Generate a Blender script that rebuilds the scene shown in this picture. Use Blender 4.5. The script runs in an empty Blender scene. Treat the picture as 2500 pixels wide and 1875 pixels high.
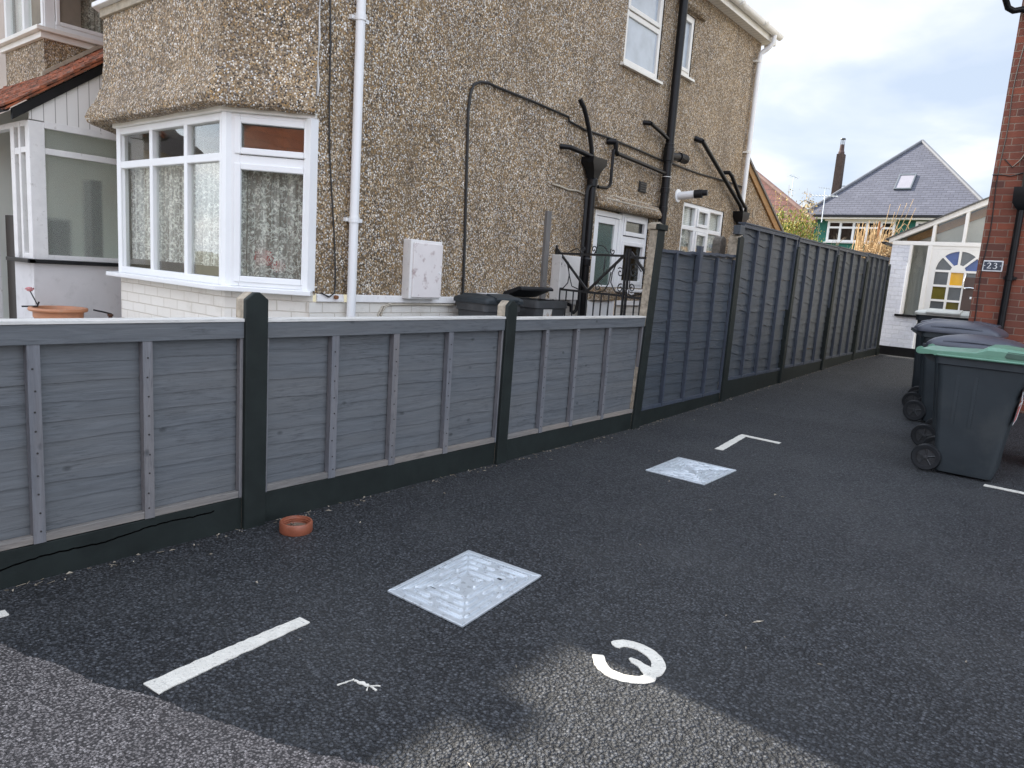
import bpy, bmesh, math, random
from mathutils import Vector, Matrix
random.seed(7)
S = bpy.context.scene
COL = S.collection
R = math.radians

# ------------------------------------------------------------------ camera
cam_d = bpy.data.cameras.new('camera'); cam = bpy.data.objects.new('camera', cam_d); COL.objects.link(cam)
def cam_matrix(loc, yaw, pitch, roll):
    fwd = Vector((-math.sin(yaw)*math.cos(pitch), math.cos(yaw)*math.cos(pitch), -math.sin(pitch)))
    rt = Vector((math.cos(yaw), math.sin(yaw), 0)); up = rt.cross(fwd)
    r2 = rt*math.cos(roll) + up*math.sin(roll); u2 = up*math.cos(roll) - rt*math.sin(roll)
    m = Matrix((r2, u2, -fwd)).transposed().to_4x4(); m.translation = loc
    return m
cam.matrix_world = cam_matrix(Vector((0, 0, 1.4)), 0.67347, 0.15801, 0.06978)
cam_d.sensor_width = 36; cam_d.lens = 36*1738.19/2500; cam_d.clip_start = .05; cam_d.clip_end = 2000
S.camera = cam

# ------------------------------------------------------------------ light
SUN_EL, SUN_DIR = R(36), Vector((-1, -0.02, 0))
W = bpy.data.worlds.new('World'); S.world = W; W.use_nodes = True
wn, wl = W.node_tree.nodes, W.node_tree.links
wn.clear()
def N(tree, typ, **kw):
    n = tree.nodes.new(typ)
    for k, v in kw.items():
        if k.startswith('i_'): n.inputs[k[2:].replace('_', ' ')].default_value = v
        elif k[0] == 'n' and k[1:].isdigit(): n.inputs[int(k[1:])].default_value = v
        else: setattr(n, k, v)
    return n
wt = W.node_tree
sky = N(wt, 'ShaderNodeTexSky', sky_type='NISHITA', sun_disc=False, sun_elevation=SUN_EL, sun_rotation=R(270), dust_density=2.0)
tc = N(wt, 'ShaderNodeTexCoord')
sep = N(wt, 'ShaderNodeSeparateXYZ'); wl.new(tc.outputs['Generated'], sep.inputs[0])
zc = N(wt, 'ShaderNodeMath', operation='MAXIMUM', n1=0.0); wl.new(sep.outputs['Z'], zc.inputs[0])
zp = N(wt, 'ShaderNodeMath', operation='ADD', n1=0.22); wl.new(zc.outputs[0], zp.inputs[0])
cd = N(wt, 'ShaderNodeVectorMath', operation='DIVIDE'); wl.new(tc.outputs['Generated'], cd.inputs[0])
cmb = N(wt, 'ShaderNodeCombineXYZ'); [wl.new(zp.outputs[0], cmb.inputs[i]) for i in range(3)]
wl.new(cmb.outputs[0], cd.inputs[1])
n1 = N(wt, 'ShaderNodeTexNoise', i_Scale=1.5, i_Detail=6.0, i_Roughness=0.5, i_Distortion=0.25); wl.new(cd.outputs[0], n1.inputs['Vector'])
r1 = N(wt, 'ShaderNodeValToRGB'); wl.new(n1.outputs['Fac'], r1.inputs[0])
r1.color_ramp.elements[0].position = .38; r1.color_ramp.elements[0].color = (2.2, 2.55, 3.1, 1)
r1.color_ramp.elements[1].position = .64; r1.color_ramp.elements[1].color = (3.75, 3.85, 4.1, 1)
e = r1.color_ramp.elements.new(.50); e.color = (2.75, 3.0, 3.45, 1)
e = r1.color_ramp.elements.new(.56); e.color = (3.25, 3.38, 3.75, 1)
mx = N(wt, 'ShaderNodeMix', data_type='RGBA'); mx.inputs[0].default_value = .9
wl.new(sky.outputs[0], mx.inputs[6]); wl.new(r1.outputs[0], mx.inputs[7])
# sky made brighter overhead and behind the camera to lift the shaded walls
dt = N(wt, 'ShaderNodeVectorMath', operation='DOT_PRODUCT'); wl.new(tc.outputs['Generated'], dt.inputs[0]); dt.inputs[1].default_value = (-.1, .97, .2)
mr = N(wt, 'ShaderNodeMapRange', interpolation_type='SMOOTHSTEP'); wl.new(dt.outputs['Value'], mr.inputs[0])
for i, v in ((1, .1), (2, .8), (3, 3.0), (4, 1.38)): mr.inputs[i].default_value = v
vm = N(wt, 'ShaderNodeVectorMath', operation='SCALE'); wl.new(mx.outputs[2], vm.inputs[0]); wl.new(mr.outputs[0], vm.inputs['Scale'])
bg = N(wt, 'ShaderNodeBackground', i_Strength=0.1); wl.new(vm.outputs[0], bg.inputs[0])
wo = N(wt, 'ShaderNodeOutputWorld'); wl.new(bg.outputs[0], wo.inputs[0])
sd = bpy.data.lights.new('sun', 'SUN'); sd.energy = 5.0; sd.angle = R(0.35); sd.color = (1, .93, .82)
so = bpy.data.objects.new('sun', sd); COL.objects.link(so)
sv = SUN_DIR.normalized()*math.cos(SUN_EL) + Vector((0, 0, math.sin(SUN_EL)))
so.rotation_euler = sv.to_track_quat('Z', 'Y').to_euler(); so.location = sv*60
S.view_settings.view_transform = 'Standard'; S.view_settings.look = 'None'; S.view_settings.gamma = 1
S.view_settings.exposure = 1.15
S.cycles.use_denoising = True; S.cycles.denoising_prefilter = 'NONE'; S.cycles.denoising_input_passes = 'RGB_ALBEDO_NORMAL'; S.cycles.max_bounces = 8; S.cycles.transparent_max_bounces = 16

# ------------------------------------------------------------------ materials
def mat(name):
    m = bpy.data.materials.new(name); m.use_nodes = True; t = m.node_tree
    b = t.nodes['Principled BSDF']
    return m, t, b
def pos(t, scale=(1, 1, 1), rot=(0, 0, 0)):
    g = N(t, 'ShaderNodeNewGeometry'); mp = N(t, 'ShaderNodeMapping'); t.links.new(g.outputs['Position'], mp.inputs[0])
    mp.inputs['Scale'].default_value = scale; mp.inputs['Rotation'].default_value = rot
    return mp.outputs[0]
def ramp(t, fac, stops, interp='LINEAR'):
    r = N(t, 'ShaderNodeValToRGB'); r.color_ramp.interpolation = interp
    els = r.color_ramp.elements
    while len(els) > 1: els.remove(els[-1])
    els[0].position = stops[0][0]; els[0].color = (*stops[0][1], 1)
    for p, c in stops[1:]:
        x = els.new(p); x.color = (*c, 1)
    t.links.new(fac, r.inputs[0]); return r.outputs[0]
def noise(t, vec, scale, detail=4, rough=.55, dist=0):
    n = N(t, 'ShaderNodeTexNoise', i_Scale=scale, i_Detail=detail, i_Roughness=rough, i_Distortion=dist); t.links.new(vec, n.inputs['Vector']); return n.outputs['Fac']
def mixc(t, fac, a, b, mode='MIX'):
    m = N(t, 'ShaderNodeMix', data_type='RGBA', blend_type=mode)
    for i, v in ((0, fac), (6, a), (7, b)):
        if isinstance(v, (int, float)): m.inputs[i].default_value = v
        elif isinstance(v, tuple): m.inputs[i].default_value = (*v, 1)
        else: t.links.new(v, m.inputs[i])
    return m.outputs[2]
def mrange(t, v, a, b, c, d):
    m = N(t, 'ShaderNodeMapRange'); t.links.new(v, m.inputs[0])
    for i, x in ((1, a), (2, b), (3, c), (4, d)): m.inputs[i].default_value = x
    return m.outputs[0]
def math2(t, op, a, b):
    m = N(t, 'ShaderNodeMath', operation=op)
    for i, v in ((0, a), (1, b)):
        if isinstance(v, (int, float)): m.inputs[i].default_value = v
        else: t.links.new(v, m.inputs[i])
    return m.outputs[0]
def bump(t, b, h, strength=.5, dist=.01):
    n = N(t, 'ShaderNodeBump', i_Strength=strength, i_Distance=dist); t.links.new(h, n.inputs['Height']); t.links.new(n.outputs[0], b.inputs['Normal']); return n
def setc(t, b, c):
    if isinstance(c, tuple): b.inputs['Base Color'].default_value = (*c, 1)
    else: t.links.new(c, b.inputs['Base Color'])
def simple(name, col, rough=.6, var=.15, scale=6, bscale=0, bstr=.2, metal=0, dirt=None, spec=None, bdist=.004):
    m, t, b = mat(name)
    p = pos(t)
    f = noise(t, p, scale, 5)
    lo = tuple(c*(1-var) for c in col); hi = tuple(min(1, c*(1+var)) for c in col)
    c = ramp(t, f, [(.3, lo), (.7, hi)])
    if dirt:
        d = noise(t, p, dirt[1], 6, .65)
        c = mixc(t, mrange(t, d, dirt[2], dirt[3], 0, dirt[4] if len(dirt) > 4 else 1), c, dirt[0])
    setc(t, b, c); b.inputs['Roughness'].default_value = rough; b.inputs['Metallic'].default_value = metal
    if spec is not None: b.inputs['Specular IOR Level'].default_value = spec
    if bscale: bump(t, b, noise(t, p, bscale, 4), bstr, bdist)
    return m

def m_pebble():
    m, t, b = mat('pebbledash'); p = pos(t, (1, 1, .85))
    warp = N(t, 'ShaderNodeTexNoise', i_Scale=40.0, i_Detail=2.0); t.links.new(p, warp.inputs['Vector'])
    wv = N(t, 'ShaderNodeVectorMath', operation='SCALE'); t.links.new(warp.outputs['Color'], wv.inputs[0]); wv.inputs['Scale'].default_value = .012
    pv = N(t, 'ShaderNodeVectorMath', operation='ADD'); t.links.new(p, pv.inputs[0]); t.links.new(wv.outputs[0], pv.inputs[1])
    v = N(t, 'ShaderNodeTexVoronoi', i_Scale=88.0); t.links.new(pv.outputs[0], v.inputs['Vector'])
    sp = N(t, 'ShaderNodeSeparateColor'); t.links.new(v.outputs['Color'], sp.inputs[0])
    peb = ramp(t, sp.outputs[0], [(0, (.03, .026, .024)), (.14, (.13, .095, .065)), (.26, (.29, .205, .125)), (.38, (.40, .25, .105)), (.52, (.50, .39, .27)), (.68, (.26, .23, .21)), (.75, (.62, .52, .39)), (.86, (.72, .68, .62)), (.95, (.85, .82, .78))], 'CONSTANT')
    mort = ramp(t, noise(t, p, 3, 4), [(.3, (.12, .082, .043)), (.7, (.25, .172, .088))])
    edge = mrange(t, v.outputs['Distance'], .46, .64, 0, .9)
    big = noise(t, p, 1.3, 5, .6)
    # worn patches where mortar shows more
    th = math2(t, 'ADD', edge, mrange(t, big, .52, .72, 0, .35))
    th2 = math2(t, 'MULTIPLY', th, 1.0)
    gy = N(t, 'ShaderNodeSeparateXYZ'); t.links.new(p, gy.inputs[0]); th2 = math2(t, 'ADD', th2, mrange(t, gy.outputs['Y'], 6.5, 9.5, 0, .16)); cl = N(t, 'ShaderNodeClamp'); t.links.new(th2, cl.inputs[0])
    c = mixc(t, cl.outputs[0], peb, mort)
    cl2 = N(t, 'ShaderNodeTexVoronoi', i_Scale=36.0); t.links.new(pv.outputs[0], cl2.inputs['Vector']); s2_ = N(t, 'ShaderNodeSeparateColor'); t.links.new(cl2.outputs['Color'], s2_.inputs[0])
    vv = N(t, 'ShaderNodeVectorMath', operation='SCALE'); t.links.new(c, vv.inputs[0]); t.links.new(mrange(t, s2_.outputs[1], 0, 1, .72, 1.26), vv.inputs['Scale']); c = vv.outputs[0]
    # weather streaks and grime
    st = noise(t, pos(t, (1.5, 1.5, .3)), 2.2, 5, .6)
    c = mixc(t, mrange(t, st, .5, .75, 0, .5), c, (.10, .072, .048))
    setc(t, b, c); b.inputs['Roughness'].default_value = .72
    inv = mrange(t, v.outputs['Distance'], 0, .7, 1, 0)
    bump(t, b, inv, .75, .008)
    return m
def m_asphalt(name, dark, light, sc, rough, dirtc, damt):
    m, t, b = mat(name); p = pos(t)
    v = N(t, 'ShaderNodeTexVoronoi', i_Scale=sc); t.links.new(p, v.inputs['Vector'])
    v2 = N(t, 'ShaderNodeTexVoronoi', i_Scale=sc*2.3); t.links.new(p, v2.inputs['Vector'])
    sp = N(t, 'ShaderNodeSeparateColor'); t.links.new(v.outputs['Color'], sp.inputs[0])
    c = ramp(t, sp.outputs[0], [(0, dark), (.6, tuple((a*1.3+l*.7)/2 for a, l in zip(dark, light))), (.9, light), (1, tuple(x*1.25 for x in light))])
    gap = mrange(t, v.outputs['Distance'], .32, .66, 0, .95)
    c = mixc(t, gap, c, tuple(x*.2 for x in dark))
    big = noise(t, p, 1.1, 6, .6)
    c = mixc(t, mrange(t, big, .45, .8, 0, damt), c, dirtc)
    fine = noise(t, p, 9, 5, .7)
    c = mixc(t, mrange(t, fine, .55, .8, 0, damt*.8), c, dirtc)
    setc(t, b, c); b.inputs['Roughness'].default_value = rough; b.inputs['Specular IOR Level'].default_value = .45
    h = math2(t, 'ADD', mrange(t, v.outputs['Distance'], 0, .8, 1, 0), mrange(t, v2.outputs['Distance'], 0, .8, .35, 0))
    h = math2(t, 'ADD', h, math2(t, 'MULTIPLY', noise(t, p, sc*.35, 2), 1.2))
    bump(t, b, h, 1.0, .016)
    return m
def m_brick(name, ax, c1, c2, mortar, bw=.232, rh=.0815, painted=False, rough=.8):
    m, t, b = mat(name); g = N(t, 'ShaderNodeNewGeometry'); s = N(t, 'ShaderNodeSeparateXYZ'); t.links.new(g.outputs['Position'], s.inputs[0])
    cb = N(t, 'ShaderNodeCombineXYZ'); 
    if ax == 'xy45':
        t.links.new(math2(t, 'MULTIPLY', math2(t, 'ADD', s.outputs['X'], s.outputs['Y']), .75), cb.inputs[0])
    else: t.links.new(s.outputs['X' if ax == 'x' else 'Y'], cb.inputs[0])
    t.links.new(s.outputs['Z'], cb.inputs[1])
    p = pos(t)
    jig = N(t, 'ShaderNodeTexNoise', i_Scale=14.0, i_Detail=3.0); t.links.new(p, jig.inputs['Vector'])
    js = N(t, 'ShaderNodeVectorMath', operation='SCALE'); t.links.new(jig.outputs['Color'], js.inputs[0]); js.inputs['Scale'].default_value = .008
    ja = N(t, 'ShaderNodeVectorMath', operation='ADD'); t.links.new(cb.outputs[0], ja.inputs[0]); t.links.new(js.outputs[0], ja.inputs[1])
    br = N(t, 'ShaderNodeTexBrick', i_Scale=1.0, i_Mortar_Size=.0055 if not painted else .005, i_Mortar_Smooth=.35, i_Bias=-.1, i_Brick_Width=bw, i_Row_Height=rh)
    t.links.new(ja.outputs[0], br.inputs['Vector'])
    br.inputs['Color1'].default_value = (*c1, 1); br.inputs['Color2'].default_value = (*c2, 1); br.inputs['Mortar'].default_value = (*mortar, 1)
    c = br.outputs['Color']
    f = noise(t, p, 22, 5, .7); c = mixc(t, mrange(t, f, .35, .75, 0, .3 if not painted else .06), c, tuple(x*.45 for x in c1), 'MIX')
    if painted:
        d = noise(t, p, 3.5, 7, .7); c = mixc(t, mrange(t, d, .58, .75, 0, .35), c, (.42, .36, .28))
    setc(t, b, c); b.inputs['Roughness'].default_value = rough
    h = math2(t, 'ADD', mrange(t, br.outputs['Fac'], 0, 1, 1, 0), math2(t, 'MULTIPLY', f, .35))
    bump(t, b, h, .7 if not painted else .55, .012)
    return m
def m_wood(name, base, var=.25, axis=1, rough=.62, worn=(.19, .17, .155)):
    m, t, b = mat(name)
    oi = N(t, 'ShaderNodeObjectInfo')
    g = N(t, 'ShaderNodeNewGeometry'); add = N(t, 'ShaderNodeVectorMath', operation='ADD'); t.links.new(g.outputs['Position'], add.inputs[0])
    cm = N(t, 'ShaderNodeCombineXYZ'); t.links.new(math2(t, 'MULTIPLY', oi.outputs['Random'], 30.), cm.inputs[0]); t.links.new(cm.outputs[0], add.inputs[1])
    mp = N(t, 'ShaderNodeMapping'); t.links.new(add.outputs[0], mp.inputs[0])
    sc = [14, 14, 14]; sc[axis] = .9; mp.inputs['Scale'].default_value = sc
    gr = noise(t, mp.outputs[0], 2.6, 6, .65, 1.2)
    # sawn boards one by one differ slightly
    mp2 = N(t, 'ShaderNodeMapping'); t.links.new(add.outputs[0], mp2.inputs[0]); s2 = [3, 3, 3]; s2[axis] = .35; mp2.inputs['Scale'].default_value = s2
    blot = noise(t, mp2.outputs[0], 2, 4, .6)
    lo = tuple(c*(1-var) for c in base); hi = tuple(c*(1+var) for c in base)
    c = ramp(t, gr, [(.28, lo), (.5, base), (.72, hi)])
    c = mixc(t, mrange(t, blot, .42, .75, 0, .55), c, worn)
    mp4 = N(t, 'ShaderNodeMapping'); t.links.new(add.outputs[0], mp4.inputs[0]); s4 = [60, 60, 60]; s4[axis] = 5; mp4.inputs['Scale'].default_value = s4
    fine = noise(t, mp4.outputs[0], 2.2, 4, .7); saw = noise(t, add.outputs[0], 5, 3); c = mixc(t, math2(t, 'MULTIPLY', mrange(t, fine, .5, .68, 0, 1), mrange(t, saw, .45, .62, .12, .75)), c, tuple(x*.45 for x in base))
    k = N(t, 'ShaderNodeTexVoronoi', i_Scale=4.6); mp3 = N(t, 'ShaderNodeMapping'); t.links.new(add.outputs[0], mp3.inputs[0]); s3 = [1, 1.6, 1.6]; s3[axis] = 1.0; mp3.inputs['Scale'].default_value = s3; t.links.new(mp3.outputs[0], k.inputs['Vector'])
    kn = mrange(t, k.outputs['Distance'], .04, .11, .8, 0); c = mixc(t, kn, c, tuple(x*.42 for x in base))
    setc(t, b, c); b.inputs['Roughness'].default_value = rough
    bump(t, b, math2(t, 'SUBTRACT', gr, math2(t, 'MULTIPLY', kn, .8)), .4, .006)
    return m
def m_glass(name='window_glass', tint=(.96, .97, .955), ior=1.6, bend=.0):
    m = bpy.data.materials.new(name); m.use_nodes = True; t = m.node_tree; t.nodes.clear()
    o = N(t, 'ShaderNodeOutputMaterial'); tr = N(t, 'ShaderNodeBsdfTransparent'); tr.inputs[0].default_value = (*tint, 1)
    gl = N(t, 'ShaderNodeBsdfGlossy', i_Roughness=.015); gl.inputs[0].default_value = (.95, .97, .97, 1)
    fr = N(t, 'ShaderNodeFresnel'); gb_ = N(t, 'ShaderNodeNewGeometry'); t.links.new(mrange(t, gb_.outputs['Backfacing'], 0, 1, ior, 1/ior), fr.inputs['IOR']); mxs = N(t, 'ShaderNodeMixShader')
    bp = N(t, 'ShaderNodeBump', i_Strength=.05, i_Distance=.02); t.links.new(noise(t, pos(t), 3.2, 1), bp.inputs['Height'])
    t.links.new(bp.outputs[0], gl.inputs['Normal'])
    t.links.new(fr.outputs[0], mxs.inputs[0]); t.links.new(tr.outputs[0], mxs.inputs[1]); t.links.new(gl.outputs[0], mxs.inputs[2]); t.links.new(mxs.outputs[0], o.inputs[0])
    return m
def m_frosted(name, col, rough=.32, sc=60, tw=.7):
    m, t, b = mat(name); setc(t, b, col); b.inputs['Transmission Weight'].default_value = tw; b.inputs['Roughness'].default_value = rough; b.inputs['IOR'].default_value = 1.2
    bump(t, b, noise(t, pos(t), sc, 2), .25, .003); return m
def m_lace():
    m, t, b = mat('net_curtain'); p = pos(t)
    setc(t, b, (.88, .87, .81)); b.inputs['Roughness'].default_value = .9
    w = N(t, 'ShaderNodeVectorMath', operation='SCALE'); wn_ = N(t, 'ShaderNodeTexNoise', i_Scale=13.0, i_Detail=3.0); t.links.new(p, wn_.inputs['Vector']); t.links.new(wn_.outputs['Color'], w.inputs[0]); w.inputs['Scale'].default_value = .13
    a = N(t, 'ShaderNodeVectorMath', operation='ADD'); t.links.new(p, a.inputs[0]); t.links.new(w.outputs[0], a.inputs[1])
    v = N(t, 'ShaderNodeTexVoronoi', i_Scale=17.0); t.links.new(a.outputs[0], v.inputs['Vector'])
    ring = math2(t, 'SUBTRACT', mrange(t, v.outputs['Distance'], .28, .36, 0, 1), mrange(t, v.outputs['Distance'], .40, .47, 0, 1))
    leaf = mrange(t, noise(t, p, 42, 2), .52, .6, 0, .30)
    fold = mrange(t, noise(t, pos(t, (1, 1, .04)), 26, 2), .35, .65, -.12, .14)
    al = math2(t, 'ADD', math2(t, 'ADD', math2(t, 'MULTIPLY', ring, .42), leaf), math2(t, 'ADD', fold, .30))
    cl = N(t, 'ShaderNodeClamp'); t.links.new(al, cl.inputs[0]); t.links.new(cl.outputs[0], b.inputs['Alpha'])
    return m
def m_tiles(name, c1, c2, ax='x', w=.28, h=.3, gap=(.05, .03, .02), rough=.7, bias=0.):
    """courses laid along ax and stepping up in z"""
    m, t, b = mat(name); g = N(t, 'ShaderNodeNewGeometry'); s = N(t, 'ShaderNodeSeparateXYZ'); t.links.new(g.outputs['Position'], s.inputs[0])
    cb = N(t, 'ShaderNodeCombineXYZ'); t.links.new(s.outputs['X' if ax == 'x' else 'Y'], cb.inputs[0]); t.links.new(s.outputs['Z'], cb.inputs[1])
    br = N(t, 'ShaderNodeTexBrick', i_Scale=1.0, i_Mortar_Size=.008, i_Mortar_Smooth=.3, i_Bias=bias, i_Brick_Width=w, i_Row_Height=h); t.links.new(cb.outputs[0], br.inputs['Vector'])
    br.inputs['Color1'].default_value = (*c1, 1); br.inputs['Color2'].default_value = (*c2, 1); br.inputs['Mortar'].default_value = (*gap, 1)
    c = mixc(t, mrange(t, noise(t, pos(t), 2.2, 6, .65), .4, .75, 0, .4), br.outputs['Color'], tuple(x*.55 for x in c1))
    setc(t, b, c); b.inputs['Roughness'].default_value = rough
    saw = math2(t, 'FRACT', math2(t, 'DIVIDE', s.outputs['Z'], h), 0)
    bump(t, b, math2(t, 'ADD', math2(t, 'MULTIPLY', saw, -1.), mrange(t, br.outputs['Fac'], 0, 1, .6, 0)), .7, .03)
    return m

def m_stripes(name, c1, c2, ax, pitch, w):
    m, t, b = mat(name); g = N(t, 'ShaderNodeNewGeometry'); sx = N(t, 'ShaderNodeSeparateXYZ'); t.links.new(g.outputs['Position'], sx.inputs[0])
    f = math2(t, 'FRACT', math2(t, 'DIVIDE', sx.outputs[ax], pitch), 0)
    setc(t, b, mixc(t, math2(t, 'LESS_THAN', f, w), c1, c2)); b.inputs['Roughness'].default_value = .5; return m
M = {}
M['pebble'] = m_pebble()
M['asphalt'] = m_asphalt('new_asphalt', (.034, .037, .043), (.10, .106, .117), 80, .6, (.10, .102, .102), .35)
M['old_asphalt'] = m_asphalt('worn_pavement', (.25, .222, .214), (.52, .475, .455), 120, .85, (.10, .092, .088), .7)
M['white_brick_x'] = m_brick('painted_brick_front', 'x', (.74, .70, .63), (.78, .745, .68), (.6, .55, .47), painted=True, rough=.65)
M['white_brick_y'] = m_brick('painted_brick_side', 'y', (.74, .70, .63), (.78, .745, .68), (.6, .55, .47), painted=True, rough=.65)
M['white_brick_c'] = m_brick('painted_brick_splay', 'xy45', (.74, .70, .63), (.78, .745, .68), (.6, .55, .47), painted=True, rough=.65)
M['porch_brick'] = m_brick('painted_brick_porch', 'x', (.62, .65, .74), (.68, .71, .79), (.55, .58, .66), bw=.235, rh=.0845, painted=False, rough=.6)
M['red_brick_x'] = m_brick('red_brick_front', 'x', (.25, .068, .035), (.085, .038, .030), (.25, .175, .13))
M['flank'] = m_brick('pale_bounce_flank_brick', 'y', (.46, .45, .43), (.50, .49, .47), (.40, .39, .37))  # unseen flank made pale to bounce neutral light onto fence and wall
M['red_brick_y'] = m_brick('red_brick_flank', 'y', (.30, .082, .042), (.13, .05, .036), (.30, .215, .16))
M['fence'] = m_wood('grey_fence_paint', (.112, .121, .131), .24, 1, .6, (.150, .148, .143))
M['fence_b'] = m_wood('dark_grey_fence_paint', (.056, .067, .080), .3, 1, .55, (.078, .081, .084))
M['batten'] = m_wood('grey_batten_paint', (.15, .155, .17), .25, 2, .6, (.24, .205, .18))
M['batten_b'] = m_wood('dark_batten_paint', (.05, .062, .085), .25, 2, .55, (.07, .078, .09))
M['nail'] = simple('dark_nail', (.03, .026, .024), .7)
M['cap'] = m_wood('sunlit_capping_tone', (.62, .61, .58), .15, 1, .35, (.75, .70, .62))  # near-white colour stands in for sun on the low fence tops
M['bare_rail'] = m_wood('part_painted_rail', (.19, .18, .17), .3, 1, .65, (.36, .28, .21))
M['post_paint'] = simple('black_green_masonry_paint', (.013, .018, .0165), .6, .25, 7, 40, .3, dirt=((.04, .04, .035), 24, .68, .82, .6), spec=.3)
M['concrete'] = simple('lichened_concrete', (.33, .28, .215), .9, .3, 30, 90, .8, dirt=((.12, .10, .065), 14, .5, .72))
M['upvc'] = simple('white_upvc', (.78, .78, .775), .32, .03, 3)
M['upvc_old'] = simple('cream_upvc', (.76, .735, .68), .4, .06, 4, dirt=((.45, .4, .33), 20, .62, .82, .5))
M['flaky'] = simple('flaking_white_paint', (.72, .70, .68), .6, .06, 9, 30, .5, dirt=((.38, .34, .31), 26, .6, .72, .7))
M['render'] = simple('grey_white_render', (.60, .58, .575), .8, .06, 3, 22, .3, dirt=((.36, .34, .33), 7, .55, .8, .6))
M['cream'] = simple('cream_render', (.62, .56, .5), .85, .05, 2, 40, .2)
M['black'] = simple('black_gloss_paint', (.008, .008, .009), .34, .3, 12, 60, .25, bdist=.002, spec=.25)
M['blackmatt'] = simple('black_plastic', (.014, .015, .017), .5, .2, 8, spec=.3)
M['iron'] = simple('worn_black_iron', (.022, .023, .025), .45, .4, 30, 120, .4, dirt=((.11, .07, .05), 40, .62, .75, .7))
M['binbody'] = simple('charcoal_bin_plastic', (.028, .035, .04), .5, .16, 3, 160, .12, spec=.35, dirt=((.06, .064, .064), 3.2, .5, .8, .7))
M['binlid'] = simple('grey_bin_lid', (.062, .066, .085), .36, .12, 4, 160, .1)
M['binlid_b'] = simple('blue_grey_bin_lid', (.16, .175, .24), .35, .1, 4, 160, .1)
M['binlid_g'] = simple('green_bin_lid', (.115, .25, .175), .4, .12, 5, 160, .08, dirt=((.3, .38, .32), 7, .55, .8, .5))
M['binlid_c'] = simple('cream_bin_lid', (.6, .6, .54), .45, .1, 9, 120, .1)
M['binbody_y'] = simple('weathered_bin_plastic', (.048, .050, .052), .6, .2, 6, 160, .12, dirt=((.10, .10, .1), 5, .5, .75, .7))
M['label_w'] = simple('white_sticker', (.7, .7, .7), .5, .08, 20, dirt=((.4, .25, .12), 18, .6, .7))
M['galv'] = simple('galvanised_steel', (.62, .66, .69), .40, .08, 14, 120, .08, .48, dirt=((.15, .145, .135), 26, .56, .74, .8))
M['terracotta'] = simple('glazed_clay', (.27, .085, .045), .4, .2, 16, 40, .2, dirt=((.4, .26, .18), 40, .66, .8))
M['plasticpot'] = simple('terracotta_plastic', (.46, .20, .10), .5, .12, 6, dirt=((.3, .2, .13), 14, .5, .8, .6))
M['soil'] = simple('potting_soil', (.09, .05, .03), .95, .4, 40, 60, .8)
M['marking'] = simple('road_marking_paint', (.66, .63, .56), .7, .08, 20, 85, .8, dirt=((.10, .10, .10), 62, .6, .72, .85), bdist=.008)
M['slate'] = m_tiles('grey_slate', (.075, .078, .102), (.095, .098, .124), 'x', .36, .125, (.016, .017, .024), .65)
M['redtile'] = m_tiles('red_clay_tile', (.125, .04, .027), (.09, .032, .025), 'x', .3, .22, (.012, .006, .005))
M['redtile_y'] = m_tiles('red_clay_tile_flank', (.24, .075, .042), (.16, .055, .037), 'y', .34, .25, (.035, .014, .011))
M['bright_tile'] = m_tiles('orange_roof_tile', (.52, .155, .065), (.40, .11, .048), 'x', .34, .25, (.08, .03, .02))
M['dark_tile'] = m_tiles('brown_roof_tile', (.08, .06, .05), (.06, .045, .04), 'x', .34, .25, (.02, .015, .013))
M['porchtile'] = simple('old_clay_tiles', (.30, .085, .035), .75, .45, 11, 35, .6, dirt=((.07, .045, .03), 9, .45, .62, .85))
M['mortar'] = simple('mortar_fillet', (.40, .35, .27), .9, .2, 14, 50, .5)
M['green_wall'] = simple('green_render', (.012, .115, .085), .75, .12, 3, 30, .2)
M['timber'] = m_wood('treated_timber', (.29, .155, .05), .25, 1, .6, (.2, .13, .06))
M['grey_timber'] = m_wood('weathered_timber', (.17, .16, .15), .25, 2, .8, (.12, .11, .1))
M['glass'] = m_glass()
M['glass_d'] = m_glass('dark_window_glass', (.66, .70, .70), 1.5)
M['frost'] = m_frosted('frosted_glass', (.93, .97, .90), .24, 60, .88)
M['obscure'] = m_frosted('obscured_door_glass', (.30, .40, .37), .22, 45, .75)
M['pale_obscure'] = simple('pale_obscured_glass', (.42, .47, .52), .16, .12, 5, 60, .18)
M['lace'] = m_lace()
M['room'] = simple('dim_room', (.22, .19, .15), .9, .3, 2)
M['room_l'] = simple('pale_hall', (.5, .52, .48), .9, .08, 2)
M['porch_in'] = simple('porch_inside_plaster', (.74, .76, .70), .9, .06, 2)
M['redcloth'] = simple('red_cushion', (.5, .035, .03), .9, .3, 20)
M['skyglass'] = simple('rooflight_glass', (.25, .24, .27), .45, .05, 2)
M['navy'] = simple('navy_enamel', (.025, .035, .06), .3, .1, 10)
M['blueglass'] = simple('blue_stained_glass', (.045, .085, .26), .12, .1, 10, 40, .1)
M['amber'] = simple('amber_stained_glass', (.72, .40, .02), .12, .08, 10, 40, .1)
M['olive'] = simple('olive_stained_glass', (.13, .11, .02), .12, .15, 10, 40, .1)
M['greyglass'] = simple('grey_textured_glass', (.115, .125, .135), .12, .12, 10, 60, .15)
M['chrome'] = simple('chrome', (.75, .75, .75), .2, .05, 10, metal=1)
M['twig'] = simple('dry_cane', (.52, .37, .20), .8, .35, 30)
M['twig_g'] = simple('grey_twig', (.30, .25, .18), .85, .3, 30)
M['branch'] = simple('orange_brown_branch', (.24, .11, .045), .85, .3, 20)
M['rot'] = simple('dead_leaf_mat', (.15, .115, .085), .9, .5, 20)
M['concrete_slab'] = simple('yard_concrete', (.27, .26, .245), .9, .2, 5, 60, .4)
M['earth'] = simple('garden_earth', (.12, .11, .06), .95, .3, 3, 30, .5)
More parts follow.
